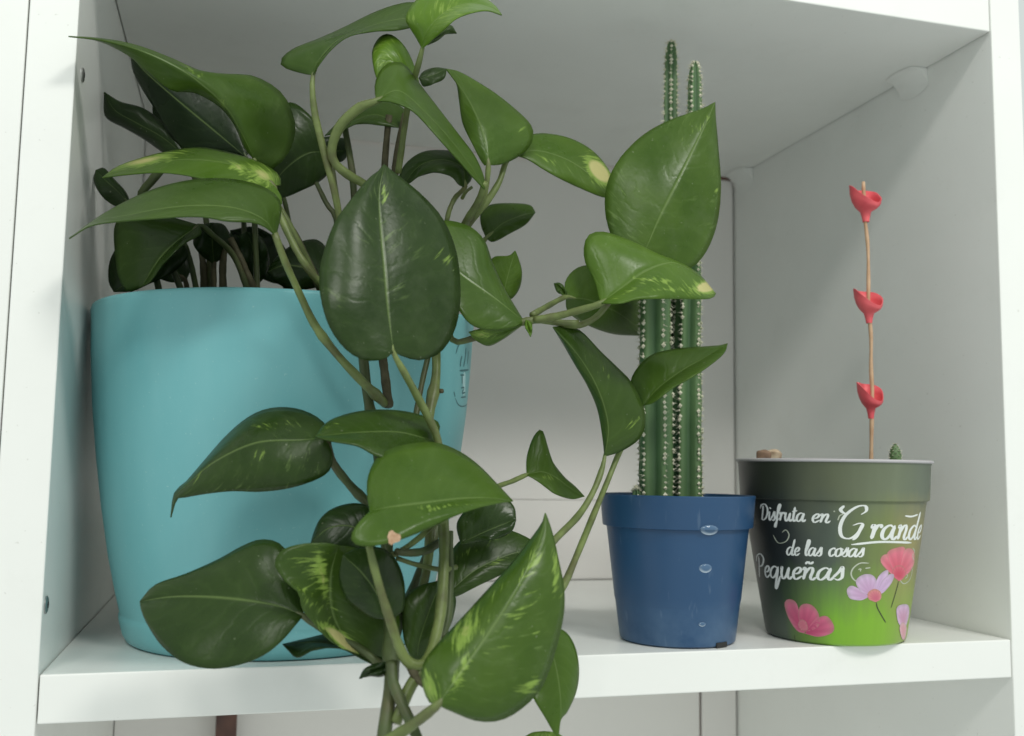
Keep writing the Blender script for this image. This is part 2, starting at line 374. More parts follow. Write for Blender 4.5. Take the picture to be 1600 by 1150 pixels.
# the unit next to it
nb = empty('bookcase', (-T-0.03, D/2, ZB), 'neighbouring white bookcase panel butted against the left edge beyond a thin seam', 'bookcase')
box('side_panel', (-2*T-0.0006, 0.0003, ZB), (-T-0.0006, D+0.012, ZT), 'edge', nb)
box('shelf_board', (-2*T-0.12, 0.0006, -T), (-2*T-0.0008, D, 0), 'edge', nb)
# brown stick standing in the compartment below
p = at(352, 1140, 0.265)
box_o = box('wooden_stick', (p.x-0.006, 0.262, ZB+T), (p.x+0.007, 0.272, -0.0192), 'brown')
box_o['label'] = 'dark brown stick upright in the compartment below the shelf, bottom left'; box_o['category'] = 'stick'

# ------------------------------------------------------------------ pots
TX, TY = 0.0907, 0.0758
tq = empty('flower_pot', (TX, TY, 0), 'large round turquoise plastic flower pot at the left, holding the trailing vine', 'flower pot', None)
tprof = [(0.0655, 0.0003), (0.0672, 0.0012), (0.0690, 0.004), (0.0708, 0.0105), (0.07085, 0.0125), (0.0704, 0.0130), (0.0706, 0.0138), (0.0728, 0.022), (0.0765, 0.038), (0.0805, 0.060), (0.0838, 0.082),
         (0.0866, 0.105), (0.0884, 0.128), (0.0893, 0.146), (0.0896, 0.1485), (0.0892, 0.1500), (0.0881, 0.1503), (0.0872, 0.1495), (0.0860, 0.140), (0.083, 0.10), (0.079, 0.07), (0.070, 0.03), (0.066, 0.02)]
vs, fs = lathe_geo(TX, TY, tprof, 128); o = mesh_obj('pot_wall', vs, fs, 'turq', tq)
def tq_r(z):
    for (r0, z0), (r1, z1) in zip(tprof, tprof[1:14]):
        if z0 <= z <= z1: return r0+(r1-r0)*(z-z0)/(z1-z0)
    return 0.0884
def soil(name, cx, cy, r, z, label, amp=0.0015):
    vs, fs = [Vector((cx, cy, z+amp))], []; ns, nr = 40, 9
    for i in range(1, nr+1):
        for k in range(ns):
            a = 2*math.pi*k/ns; rr = r*i/nr
            vs.append(Vector((cx+rr*math.cos(a), cy+rr*math.sin(a), z+random.uniform(-amp, amp))))
    for k in range(ns): fs.append([0, 1+k, 1+(k+1) % ns])
    for i in range(nr-1):
        for k in range(ns):
            a, b = 1+i*ns+k, 1+i*ns+(k+1) % ns; fs.append([a, a+ns, b+ns, b])
    o = mesh_obj(name, vs, fs, 'soil'); o['label'] = label; o['category'] = 'soil'; o['kind'] = 'stuff'
soil('potting_soil', TX, TY, 0.0845, 0.128, 'dark potting soil inside the turquoise pot')

BX, BY = 0.2749, 0.0312
bp = empty('flower_pot', (BX, BY, 0), 'small matt blue plastic nursery pot holding the columnar cactus', 'flower pot')
bprof = [(0.0262, 0.0003), (0.0272, 0.0010), (0.0275, 0.0025), (0.0300, 0.022), (0.0325, 0.042), (0.03385, 0.0525), (0.0340, 0.0533), (0.0357, 0.0537), (0.0359, 0.0545), (0.0370, 0.0672), (0.0372, 0.0682), (0.0368, 0.0687), (0.0358, 0.0685), (0.0352, 0.0665), (0.0335, 0.050), (0.030, 0.02), (0.027, 0.008)]
vs, fs = lathe_geo(BX, BY, bprof, 96); o = mesh_obj('pot_wall', vs, fs, 'blue', bp); sharpen(o, 40)
# drain notch at the foot
a = math.radians(-68); c0 = Vector((BX+0.0274*math.cos(a), BY+0.0274*math.sin(a), 0.0014))
tq_t = Vector((-math.sin(a), math.cos(a), 0)); tq_n = Vector((math.cos(a), math.sin(a), 0))
vs = [c0+tq_t*(sx*0.0034)+tq_n*(sn*0.00045)+Vector((0, 0, sz*0.0011)) for sx in (-1, 1) for sn in (-1, 1) for sz in (-1, 1)]
mesh_obj('drain_notch', vs, [[0, 1, 3, 2], [4, 6, 7, 5], [0, 4, 5, 1], [2, 3, 7, 6], [0, 2, 6, 4], [1, 5, 7, 3]], 'dark', bp, False)
soil('potting_soil', BX, BY, 0.0345, 0.062, 'dark potting soil inside the small blue pot')

GX, GY = 0.3578, 0.0270
gp = empty('flower_pot', (GX, GY, 0), 'plastic flower pot printed with pink flowers on green and white script lettering', 'flower pot')
gprof = [(0.0318, 0.0003), (0.0330, 0.0012), (0.0335, 0.003), (0.0370, 0.024), (0.0405, 0.046), (0.0436, 0.0655), (0.0438, 0.0668), (0.0452, 0.0676), (0.0454, 0.0690), (0.0462, 0.0840), (0.0466, 0.0852)]
GT = gprof
ns = 96; vs, fs = [], []
for (r, z) in gprof:
    for k in range(ns): a_ = 2*math.pi*k/ns; vs.append(Vector((GX+r*math.cos(a_), GY+r*math.sin(a_), z)))
for i in range(len(gprof)-1):
    for k in range(ns): fs.append([i*ns+k, i*ns+(k+1) % ns, (i+1)*ns+(k+1) % ns, (i+1)*ns+k])
fs.append(list(range(ns))[::-1])
gw = mesh_obj('pot_wall', vs, fs, 'print', gp)
uvl = gw.data.uv_layers.new(name='wrap')
VA = math.atan2(CAM.y-GY, CAM.x-GX)                       # the printed picture faces the room
for poly in gw.data.polygons:
    for li in poly.loop_indices:
        v = gw.data.vertices[gw.data.loops[li].vertex_index].co + gp.location
        th = math.atan2(v.y-GY, v.x-GX)-VA
        th = (th+math.pi) % (2*math.pi)-math.pi
        uvl.data[li].uv = (0.5+0.5*math.sin(max(-1.57, min(1.57, th*0.98))), v.z/0.0863)
sharpen(gw, 30)
lip = [(0.0466, 0.0852), (0.0474, 0.0855), (0.0476, 0.0862), (0.0470, 0.0867), (0.0455, 0.0866), (0.0450, 0.084), (0.043, 0.065), (0.036, 0.02), (0.032, 0.006)]
vs, fs = lathe_geo(GX, GY, lip, 96); mesh_obj('rim', vs, fs[:-2]+[fs[-1]], 'rim_lilac', gp)
soil('potting_soil', GX, GY, 0.0442, 0.0795, 'dark potting soil inside the flower printed pot')

# ------------------------------------------------------------------ print on pots: pixel -> surface -> (angle, height) and back
def cone_hit(px, py, cx, cy, rfun):
    d = ray(px, py); t = (cy-0.05-CAM.y)/d.y; zz = (CAM+d*t).z
    for _ in range(30):
        r = rfun(zz)
        ax, ay = CAM.x-cx, CAM.y-cy; A = d.x**2+d.y**2; B = 2*(ax*d.x+ay*d.y); C = ax*ax+ay*ay-r*r
        disc = B*B-4*A*C
        t = (-B-math.sqrt(max(disc, 0)))/(2*A); zz = 0.5*zz+0.5*(CAM+d*t).z
    p = CAM+d*t; va = math.atan2(CAM.y-cy, CAM.x-cx); return va+(math.atan2(p.y-cy, p.x-cx)-va+math.pi) % (2*math.pi)-math.pi, p.z
def g_r(z):
    for (r0, z0), (r1, z1) in zip(gprof, gprof[1:]):
        if z0 <= z <= z1: return r0+(r1-r0)*(z-z0)/(z1-z0)
    return gprof[-1][0] if z > 0.08 else gprof[0][0]
def b_r(z):
    for (r0, z0), (r1, z1) in zip(bprof[:11], bprof[1:11]):
        if z0 <= z <= z1: return r0+(r1-r0)*(z-z0)/(z1-z0)
    return 0.03
def surf(th, z, cx, cy, rfun, off):
    r = rfun(z)+off; return Vector((cx+r*math.cos(th), cy+r*math.sin(th), z))
class Decal:
    def __init__(s, cx, cy, rfun): s.a = (cx, cy, rfun); s.vs = []; s.fs = []; s.k = 0; s.R = rfun(0.045)
    def hit(s, px, py): return cone_hit(px, py, *s.a)
    def stroke(s, pts, wthick, wthin, n=None):
        """pts in (arc metres, height) -> ribbon lying on the wall"""
        n = n or 10*(len(pts)-1); P = cat([Vector((x, y, 0)) for x, y in pts], n)
        base = len(s.vs)
        for i, p in enumerate(P):
            t = (P[min(i+1, n)]-P[max(i-1, 0)])
            t = t.normalized() if t.length > 1e-12 else Vector((1, 0, 0))
            w = wthin+(wthick-wthin)*abs(t.y)**1.5
            e = min(i, n-i)/(n*0.10+1e-9); w *= min(1, 0.35+0.65*e)
            nn = Vector((-t.y, t.x, 0))
            off = 0.00006+s.k*1.5e-6+i*2e-7
            for sg in (-0.5, 0.5):
                q = p+nn*(w*sg); s.vs.append(surf(q.x/s.R, q.y, *s.a, off))
        for i in range(n): b = base+2*i; s.fs.append([b, b+1, b+3, b+2])
        s.k += 1
    def build(s, name, mat, parent): return mesh_obj(name, s.vs, s.fs, mat, parent)

BOWL = [(0.75, 0.82), (0.45, 1.0), (0.12, 0.72), (0.05, 0.25), (0.28, 0.0), (0.58, 0.3), (0.78, 0.95)]
GL = {
 'a': ([BOWL, [(0.79, 1.0), (0.70, 0.3), (0.85, 0.0), (1.1, 0.25)]], 1.05),
 'n': ([[(0, 0.8), (0.15, 1.0), (0.2, 0.6), (0.12, 0)], [(0.15, 0.4), (0.4, 0.9), (0.6, 1.0), (0.68, 0.72), (0.6, 0.2), (0.75, 0), (1.0, 0.25)]], 1.0),
 'r': ([[(0, .75), (.15, 1.0), (.2, .6), (.12, 0)], [(.15, .4), (.35, .9), (.55, 1.0), (.62, .78)]], .68),
 'u': ([[(0, .8), (.12, 1.0), (.1, .4), (.25, 0), (.5, .25), (.68, 1.0)], [(.68, 1), (.62, .3), (.78, 0), (1.0, .25)]], .98),
 'e': ([[(.05, .45), (.4, .52), (.56, .8), (.4, 1.0), (.12, .72), (.08, .28), (.3, 0), (.72, .3)]], .68),
 's': ([[(-.1, .1), (.25, .65), (.42, 1.08), (.50, .6), (.52, .2), (.3, 0), (.06, .12)]], .66),
 'i': ([[(0, .8), (.15, 1.0), (.12, .35), (.25, 0), (.45, .25)], [(.22, 1.38), (.25, 1.55)]], .46),
 'f': ([[(0, .2), (.3, 1.0), (.5, 1.75), (.42, 1.98), (.25, 1.6), (.2, .4), (.12, -.6), (0, -.8), (-.04, -.5), (.25, 0), (.5, .3)]], .5),
 't': ([[(.18, 1.7), (.12, .4), (.25, 0), (.5, .25)], [(-.12, 1.15), (.48, 1.25)]], .5),
 'd': ([BOWL, [(0.92, 2.0), (.72, .3), (.88, 0), (1.1, .25)]], 1.05),
 'l': ([[(.05, .3), (.38, 1.4), (.35, 1.9), (.2, 1.85), (.12, 1.2), (.1, .4), (.25, 0), (.45, .25)]], .46),
 'c': ([[(.6, .8), (.45, 1.0), (.12, .75), (.08, .3), (.3, 0), (.66, .3)]], .66),
 'o': ([[(.42, 1.0), (.1, .75), (.08, .25), (.3, 0), (.6, .25), (.62, .75), (.42, 1.0), (.85, .85)]], .78),
 'q': ([BOWL, [(.79, 1.0), (.7, .2), (.58, -.85), (.74, -.75), (1.0, .2)]], 1.0),
 'D': ([[(.3, 1.75), (.24, 1), (.1, 0)], [(-.25, 1.35), (.0, 1.8), (.6, 1.9), (1.05, 1.3), (.9, .4), (.4, 0), (-.1, .12)]], 1.22),
 'P': ([[(.3, 1.8), (.28, 1.0), (.1, -.1)], [(-.25, 1.3), (.0, 1.8), (.6, 2.0), (1.0, 1.6), (.8, 1.05), (.3, .85)]], 1.08),
 'G': ([[(.9, 1.5), (1.12, 1.75), (1.0, 2.05), (.6, 1.95), (.15, 1.4), (.0, .7), (.15, .1), (.55, -.02), (.9, .3), (1.08, .85), (.9, .95), (.6, .8)], [(.02, 2.0), (-.12, 1.75), (.05, 1.55), (.3, 1.5)], [(1.08, .9), (.9, .15), (.72, -.1)]], 1.3),
}
GL['ñ'] = ([GL['n'][0][0], GL['n'][0][1], [(.12, 1.32), (.3, 1.48), (.45, 1.34), (.65, 1.5)]], 1.0)
def word(txt, pa, pb, xh_px, thick=0.30, thin=0.12, slant=0.22):
    dc = Decal(GX, GY, g_r); a0, h0 = dc.hit(*pa); a1, h1 = dc.hit(*pb); u0, u1 = a0*dc.R, a1*dc.R
    xh = xh_px/3400.0
    tot = sum(GL[c][1] for c in txt); k = (u1-u0)/tot; x = 0
    for c in txt:
        for st in GL[c][0]:
            pts = []
            for (gx, gy) in st:
                f = (x+gx)/tot
                pts.append((u0+(x+gx)*k+gy*slant*xh, h0+(h1-h0)*f+gy*xh))
            dc.stroke(pts, xh*thick*0.85, xh*thin*0.85)
        x += GL[c][1]
    dc.build('printed_word', 'white_print', gp)
word('Disfruta', (1190, 812), (1258, 815), 13.5, 0.34, 0.14)
word('en', (1268, 816), (1297, 817), 13.5, 0.34, 0.14)
word('G', (1310, 840), (1350, 842), 25, 0.26, 0.10, 0.16)
word('rande', (1358, 842), (1437, 842), 22, 0.36, 0.13, 0.12)
word('de', (1229, 867), (1249, 868), 13, 0.34, 0.14)
word('las', (1257, 868), (1284, 869), 13, 0.34, 0.14)
word('cosas', (1294, 869), (1349, 870), 13, 0.36, 0.15)
word('Pequeñas', (1186, 900), (1318, 906), 19, 0.34, 0.13)
def px_stroke(d, pts, w, w2=None):
    q = []
    for p_ in pts: a_, h_ = d.hit(*p_); q.append((a_*d.R, h_))
    d.stroke(q, w, w if w2 is None else w2, 8*(len(pts)-1))
dc = Decal(GX, GY, g_r); px_stroke(dc, [(1330, 851), (1370, 847), (1400, 847), (1424, 848)], 0.0010)
dc.build('printed_underline', 'white_print', gp); dc = Decal(GX, GY, g_r)
px_stroke(dc, [(1414, 806), (1424, 807), (1434, 804)], 0.0008)
dc.build('printed_flourish', 'white_print', gp)
def flourish(pts, w, w2=None):
    d = Decal(GX, GY, g_r); px_stroke(d, pts, w, w2); d.build('printed_flourish', 'pale_line', gp)
flourish([(1208, 836), (1216, 848), (1228, 846), (1233, 836), (1228, 828), (1222, 832)], 0.0006, 0.0003)
flourish([(1358, 880), (1344, 880), (1333, 888), (1330, 898), (1336, 907), (1348, 908)], 0.0007, 0.0005)
flourish([(1341, 890), (1345, 889), (1344, 893)], 0.0005); flourish([(1352, 888), (1360, 887)], 0.0005)
flourish([(1405, 905), (1412, 912), (1421, 906), (1425, 893), (1424, 884)], 0.0007, 0.0004)
flourish([(1411, 900), (1415, 896), (1418, 900), (1414, 904)], 0.0005)
flourish([(1426, 856), (1429, 862), (1426, 868), (1428, 876)], 0.0006)
flourish([(1318, 803), (1312, 806), (1309, 813)], 0.0005); flourish([(1303, 798), (1304, 800)], 0.0006)

def petal_set(petals, stems_, k0):
    """petals: (outline in px, centre colour, edge colour, centre px)"""
    vs, fs, cols = [], [], []
    for j, (out, c0, c1, cp) in enumerate(petals):
        P = cat([Vector((x, y, 0)) for x, y in out+[out[0]]], 28)[:-1]
        rings = 5; base = len(vs); off = 0.00007+0.000008*(j+k0)
        for i in range(rings+1):
            for q in P:
                f = i/rings; x, y = cp[0]+(q.x-cp[0])*f, cp[1]+(q.y-cp[1])*f
                th, z = cone_hit(x, y, GX, GY, g_r); vs.append(surf(th, z, GX, GY, g_r, off))
                w = f*f; ang = math.atan2(q.y-cp[1], q.x-cp[0]); st = 0.9+0.1*math.sin(ang*17)*f
                g_ = max(0.0, f-0.8)*1.8; g_ = g_ if f > 0.8 else 0
                cols.append([((c0[m]*(1-w)+c1[m]*w)*st)*(1-g_)+(0.16, 0.2, 0.08)[m]*g_ for m in range(3)]+[1])
        n = len(P)
        for i in range(rings):
            for k in range(n): fs.append([base+i*n+k, base+i*n+(k+1) % n, base+(i+1)*n+(k+1) % n, base+(i+1)*n+k])
    o = mesh_obj('printed_flower', vs, fs, 'flower_print', gp)
    ca = o.data.color_attributes.new('tint', 'FLOAT_COLOR', 'POINT')
    for i, c in enumerate(cols): ca.data[i].color = c
    return o
PK, PK2 = (0.68, 0.11, 0.17), (0.80, 0.26, 0.33)
petal_set([
 ([(1403, 905), (1388, 893), (1376, 878), (1379, 868), (1392, 866), (1402, 880)], PK, PK2, (1402, 898)),
 ([(1404, 905), (1392, 885), (1386, 864), (1400, 856), (1414, 856), (1412, 880)], PK, (0.78, 0.22, 0.30), (1404, 898)),
 ([(1405, 905), (1408, 880), (1415, 858), (1427, 860), (1428, 880), (1420, 895)], PK, PK2, (1406, 898)),
 ([(1404, 908), (1394, 898), (1398, 885), (1410, 884), (1416, 895), (1410, 905)], (0.60, 0.07, 0.12), (0.74, 0.16, 0.23), (1404, 900))], 0, 0)
LI, LI2 = (0.62, 0.42, 0.66), (0.70, 0.52, 0.74)
petal_set([
 ([(1358, 932), (1345, 938), (1328, 935), (1323, 922), (1330, 915), (1342, 920)], (0.60, 0.36, 0.58), LI2, (1356, 932)),
 ([(1360, 930), (1345, 925), (1337, 908), (1348, 898), (1362, 898), (1370, 908), (1370, 922)], (0.60, 0.36, 0.58), LI2, (1360, 928)),
 ([(1366, 928), (1370, 905), (1380, 893), (1388, 892), (1384, 910), (1374, 926)], LI, LI2, (1368, 925)),
 ([(1368, 930), (1378, 908), (1390, 897), (1397, 899), (1392, 912), (1380, 926)], LI, (0.66, 0.48, 0.7), (1370, 928)),
 ([(1368, 941), (1357, 936), (1356, 926), (1366, 920), (1376, 925), (1376, 936)], (0.62, 0.14, 0.22), (0.74, 0.30, 0.28), (1369, 936))], 0, 4)
MG, MG2 = (0.52, 0.06, 0.16), (0.68, 0.16, 0.27)
petal_set([
 ([(1258, 990), (1245, 985), (1232, 965), (1226, 944), (1232, 936), (1244, 941), (1250, 960)], MG, (0.66, 0.20, 0.30), (1254, 982)),
 ([(1256, 988), (1248, 965), (1250, 948), (1260, 943), (1272, 948), (1280, 962), (1278, 980)], MG, MG2, (1257, 984)),
 ([(1258, 990), (1272, 970), (1290, 962), (1302, 975), (1301, 988), (1280, 995)], (0.48, 0.05, 0.15), MG2, (1260, 988)),
 ([(1252, 985), (1247, 976), (1252, 968), (1260, 972), (1262, 984)], (0.60, 0.15, 0.22), (0.62, 0.2, 0.26), (1255, 977))], 0, 9)
petal_set([
 ([(1414, 982), (1404, 975), (1400, 955), (1404, 946), (1418, 945), (1420, 960)], (0.6, 0.3, 0.45), LI2, (1411, 970)),
 ([(1413, 1004), (1408, 996), (1405, 980), (1410, 972), (1416, 980)], (0.70, 0.33, 0.38), (0.72, 0.45, 0.5), (1411, 985))], 0, 13)
dstem = simple('printed_dark_stem', (0.05, 0.07, 0.02), (0.04, 0.05, 0.02), 0.45)
for pts in ([(1369, 941), (1371, 950), (1378, 963), (1384, 973)], [(1404, 907), (1401, 920), (1392, 950)], [(1242, 992), (1243, 1004)]):
    ds = Decal(GX, GY, g_r); ds.k = 20; px_stroke(ds, pts, 0.0006); ds.build('printed_flower_stem', dstem, gp)

# round stamp on the turquoise wall
st_ = Decal(TX, TY, tq_r)
px_stroke(st_, [(712, 553), (716, 541), (722, 533), (729, 530)], 0.0011, 0.0006)
px_stroke(st_, [(711, 622), (716, 632), (723, 635), (730, 631)], 0.0011, 0.0006)
px_stroke(st_, [(709, 612), (711, 620)], 0.0009)
px_stroke(st_, [(719, 573), (720, 563), (722, 556)], 0.0014); px_stroke(st_, [(724, 573), (727, 558), (728, 543)], 0.0015)
px_stroke(st_, [(730, 570), (731, 560), (732, 548)], 0.0011); px_stroke(st_, [(718, 579), (724, 579), (732, 578)], 0.0009)
px_stroke(st_, [(722, 600), (722, 592), (722, 586)], 0.0010); px_stroke(st_, [(719, 586), (725, 586)], 0.0007)
px_stroke(st_, [(720, 606), (725, 606), (722, 614), (727, 613)], 0.0008); px_stroke(st_, [(720, 621), (728, 620)], 0.0007)
st_.build('printed_stamp', 'stamp', tq)
st2 = Decal(TX, TY, tq_r)
px_stroke(st2, [(725, 582), (725, 600), (725, 618)], 0.0045); st2.build('printed_stamp_ground', 'stamp_pale', tq)
# water drops clinging to the blue wall
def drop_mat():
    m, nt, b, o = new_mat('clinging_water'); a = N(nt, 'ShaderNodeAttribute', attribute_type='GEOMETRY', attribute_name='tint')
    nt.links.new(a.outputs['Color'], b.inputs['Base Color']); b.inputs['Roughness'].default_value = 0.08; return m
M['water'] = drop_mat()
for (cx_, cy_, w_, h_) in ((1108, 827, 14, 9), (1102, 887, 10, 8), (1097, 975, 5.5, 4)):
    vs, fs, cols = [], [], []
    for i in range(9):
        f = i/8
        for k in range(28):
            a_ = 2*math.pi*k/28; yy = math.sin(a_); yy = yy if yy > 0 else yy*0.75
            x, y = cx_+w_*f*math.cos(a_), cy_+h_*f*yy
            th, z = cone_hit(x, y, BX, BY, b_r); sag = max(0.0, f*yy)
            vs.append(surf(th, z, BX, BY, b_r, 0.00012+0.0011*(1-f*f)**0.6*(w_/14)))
            q = min(1.0, max(0.0, (f-0.55)*2.6))*(0.10+0.90*max(0, math.sin(a_))); cols.append((0.07+0.55*q, 0.14+0.58*q, 0.25+0.58*q, 1))  # pale lower crescent: the drop's highlight painted into its tint
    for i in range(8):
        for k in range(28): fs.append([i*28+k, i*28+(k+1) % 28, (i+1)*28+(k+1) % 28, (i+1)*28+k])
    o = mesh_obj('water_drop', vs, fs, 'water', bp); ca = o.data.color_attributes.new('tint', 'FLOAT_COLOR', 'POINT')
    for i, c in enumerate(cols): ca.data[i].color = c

# ------------------------------------------------------------------ the vine
vine = empty('pothos_vine', (TX, TY, 0.128), 'trailing green pothos vine spilling out of the large turquoise pot', 'plant')
def leaf(base, tip, mid, L, R, dep, dl=0.0, dr=0.0, tone=0.5, fleck=0.25, arch=0.0, patches=(), cup=0.003, pet=None, pet_r=(0.0013, 0.0016), pet_mat='stem_pale', wav=0.0011):
    """outline in pixels with its own depths: dep = depth y of base and tip, dl / dr = how far each half leans back (+) or forward (-)"""
    n, mcols = 30, 8
    mp = cat([Vector((*p, 0)) for p in [base]+list(mid)+[tip]], n)
    lp = cat([Vector((*p, 0)) for p in [base]+list(L)+[tip]], n)
    rp = cat([Vector((*p, 0)) for p in [base]+list(R)+[tip]], n)
    ph = random.uniform(0, 6.28)
    vs, px, uv = [], [], []
    for i in range(n+1):
        s = i/n; w = max(0.0, math.sin(math.pi*min(1, s*1.0)))**0.6
        dm = dep[0]+(dep[1]-dep[0])*s+arch*4*s*(1-s)
        for j in range(-mcols, mcols+1):
            v = abs(j)/mcols; e = lp[i] if j < 0 else rp[i]; dd = dl if j < 0 else dr
            q = mp[i].lerp(e, v)
            y = dm+dd*w*v-cup*w*math.sin(math.pi*v*0.9)*0.5 + wav*w*v*v*math.sin(s*15+ph+(2 if j < 0 else 0)) - 0.0005*w*v*math.sin((30+2*ph)*(s-0.28*v)+ph)*(1-v)*(0.5+0.5*math.sin(3*s+ph)) + 0.0009*w*math.sin(5*s+ph*2+3*v*(1 if j < 0 else -1))*v
            vs.append(at(q.x, q.y, y)); px.append(q); uv.append((0.5+0.5*j/mcols, s))
    c = 2*mcols+1; fs = []
    for i in range(n):
        for j in range(c-1):
            a = i*c+j; fs.append([a, a+c, a+c+1, a+1])
    o = mesh_obj('leaf', vs, fs, 'leaf', vine)
    me = o.data
    ul = me.uv_layers.new(name='leaf')
    for l in me.loops: ul.data[l.index].uv = uv[l.vertex_index]
    ca = me.attributes.new('patch', 'FLOAT', 'POINT')
    for k, q in enumerate(px):
        m = 0.0
        for (x, y, rx, ry, ang, st) in patches:
            ca_, sa_ = math.cos(math.radians(ang)), math.sin(math.radians(ang)); dx, dy = q.x-x, q.y-y
            a_, b_ = (dx*ca_+dy*sa_)/rx, (-dx*sa_+dy*ca_)/ry
            m = max(m, st*math.exp(-(a_*a_+b_*b_)*0.9))
        ca.data[k].value = m
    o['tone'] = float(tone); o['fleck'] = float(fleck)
    sm = o.modifiers.new('thickness', 'SOLIDIFY'); sm.thickness = 0.0005; sm.offset = 0
    if pet:
        k_ = 16.0/max(16.0, (Vector(mid[0])-Vector(base)).length)
        P = [(base[0]+(mid[0][0]-base[0])*k_, base[1]+(mid[0][1]-base[1])*k_, dep[0]+0.0011), (base[0], base[1], dep[0]+0.0004)]+[tuple(p) for p in pet]
        stem('petiole', P, pet_r[0], pet_r[1], pet_mat, o, 24, (), 0.4)
    return o

# --- upper left
leaf((397, 248), (107, 57), [(385, 222), (355, 170), (315, 132), (275, 104), (220, 79), (160, 63)],
     [(382, 232), (368, 198), (345, 168), (306, 145), (268, 141), (230, 112), (200, 86), (155, 64)],
     [(425, 264), (452, 236), (461, 195), (441, 147), (395, 119), (345, 117), (310, 110), (265, 90), (210, 70), (155, 60)],
     (0.012, -0.016), 0.010, 0.022, 0.42, 0.35, -0.006, [(350, 160, 14, 6, 40, 0.55), (305, 115, 25, 4, 35, 0.5)],
     pet=[(402, 262, 0.012), (412, 290, 0.014), (440, 330, 0.012), (470, 385, 0.012), (500, 450, 0.02)])
leaf((385, 246), (205, 86), [(330, 200), (270, 150), (225, 110)], [(340, 250), (295, 240), (266, 212), (243, 172), (222, 138), (208, 110)],
     [(392, 215), (370, 165), (330, 130), (280, 105), (235, 92)], (0.05, 0.05), 0.012, 0.004, 0.0, 0.05, pet=[(395, 300, 0.055), (400, 400, 0.06), (402, 470, 0.06)], pet_mat='stem')
leaf((290, 245), (163, 144), [(255, 215), (210, 190), (180, 172)], [(268, 246), (225, 217), (195, 200), (170, 187), (163, 175)],
     [(280, 225), (258, 195), (225, 170), (190, 160), (175, 152)], (0.06, 0.075), 0.008, 0.0, 0.04, 0.05, pet=[(320, 330, 0.07), (330, 460, 0.07)], pet_mat='stem')
leaf((428, 290), (160, 278), [(395, 268), (345, 254), (290, 250), (240, 256), (195, 268)], [(440, 308), (436, 322), (400, 300), (350, 290), (300, 276), (250, 270), (200, 273)],
     [(440, 288), (430, 268), (396, 250), (360, 239), (318, 231), (278, 234), (232, 244), (185, 260)], (-0.004, 0.022), -0.012, 0.020, 0.62, 0.4, -0.008,
     [(225, 252, 55, 8, -12, 0.85), (372, 262, 16, 9, 20, 0.8), (410, 274, 28, 14, 30, 0.8), (395, 285, 12, 4, 20, 0.7)],
     pet=[(436, 330, -0.005), (455, 375, -0.008), (476, 412, -0.010), (500, 442, -0.005), (530, 465, 0.0)], pet_r=(0.0016, 0.0017))
leaf((431, 369), (108, 373), [(412, 344), (372, 327), (320, 322), (260, 326), (200, 337), (150, 347)],
     [(418, 358), (398, 349), (355, 346), (310, 339), (240, 342), (180, 347), (140, 354)],
     [(438, 338), (438, 315), (420, 297), (385, 284), (340, 279), (290, 283), (240, 296), (195, 316), (150, 342)], (-0.040, -0.022), -0.006, 0.020, 0.36, 0.08, -0.010)
stem('petiole', [(429, 364, -0.040), (445, 408, -0.038), (470, 463, -0.034), (492, 508, -0.033), (525, 552, -0.034), (565, 595, -0.034), (603, 632, -0.030)], 0.0014, 0.0020, 'stem_pale', vine, 26, (0.55, 0.93))
# dark ones on the left, their shade painted in by low tones
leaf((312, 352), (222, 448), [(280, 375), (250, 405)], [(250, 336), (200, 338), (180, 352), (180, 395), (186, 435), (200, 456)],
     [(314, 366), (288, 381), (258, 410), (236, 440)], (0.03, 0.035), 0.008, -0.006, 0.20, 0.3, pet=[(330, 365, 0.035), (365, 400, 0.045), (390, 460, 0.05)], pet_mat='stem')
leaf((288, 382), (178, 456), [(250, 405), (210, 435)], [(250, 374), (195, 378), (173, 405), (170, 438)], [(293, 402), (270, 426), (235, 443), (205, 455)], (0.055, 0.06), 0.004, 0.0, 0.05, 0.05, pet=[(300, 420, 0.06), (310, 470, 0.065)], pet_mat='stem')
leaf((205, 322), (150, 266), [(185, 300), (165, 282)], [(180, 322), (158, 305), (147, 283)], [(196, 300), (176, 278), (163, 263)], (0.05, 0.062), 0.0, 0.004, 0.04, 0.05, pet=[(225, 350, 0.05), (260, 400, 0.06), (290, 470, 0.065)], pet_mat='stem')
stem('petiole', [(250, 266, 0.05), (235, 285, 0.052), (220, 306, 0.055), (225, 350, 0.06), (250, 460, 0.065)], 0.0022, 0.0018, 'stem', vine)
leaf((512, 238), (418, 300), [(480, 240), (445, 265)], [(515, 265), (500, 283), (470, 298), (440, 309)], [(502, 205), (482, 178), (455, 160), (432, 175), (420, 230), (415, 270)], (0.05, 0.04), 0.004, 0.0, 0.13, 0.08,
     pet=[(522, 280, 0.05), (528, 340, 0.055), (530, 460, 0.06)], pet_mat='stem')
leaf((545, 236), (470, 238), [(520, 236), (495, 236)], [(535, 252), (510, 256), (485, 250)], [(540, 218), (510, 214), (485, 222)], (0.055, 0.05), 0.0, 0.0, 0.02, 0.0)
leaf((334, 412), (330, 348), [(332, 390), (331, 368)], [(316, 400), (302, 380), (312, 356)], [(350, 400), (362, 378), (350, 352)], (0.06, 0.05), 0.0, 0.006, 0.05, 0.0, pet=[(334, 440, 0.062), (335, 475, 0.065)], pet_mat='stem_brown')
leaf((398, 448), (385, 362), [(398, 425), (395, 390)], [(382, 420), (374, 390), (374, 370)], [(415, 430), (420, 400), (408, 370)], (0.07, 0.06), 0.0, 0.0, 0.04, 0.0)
leaf((510, 440), (418, 425), [(480, 420), (445, 415)], [(490, 450), (455, 452), (430, 440)], [(515, 400), (495, 375), (460, 382), (432, 402)], (0.05, 0.06), 0.004, 0.01, 0.06, 0.0)
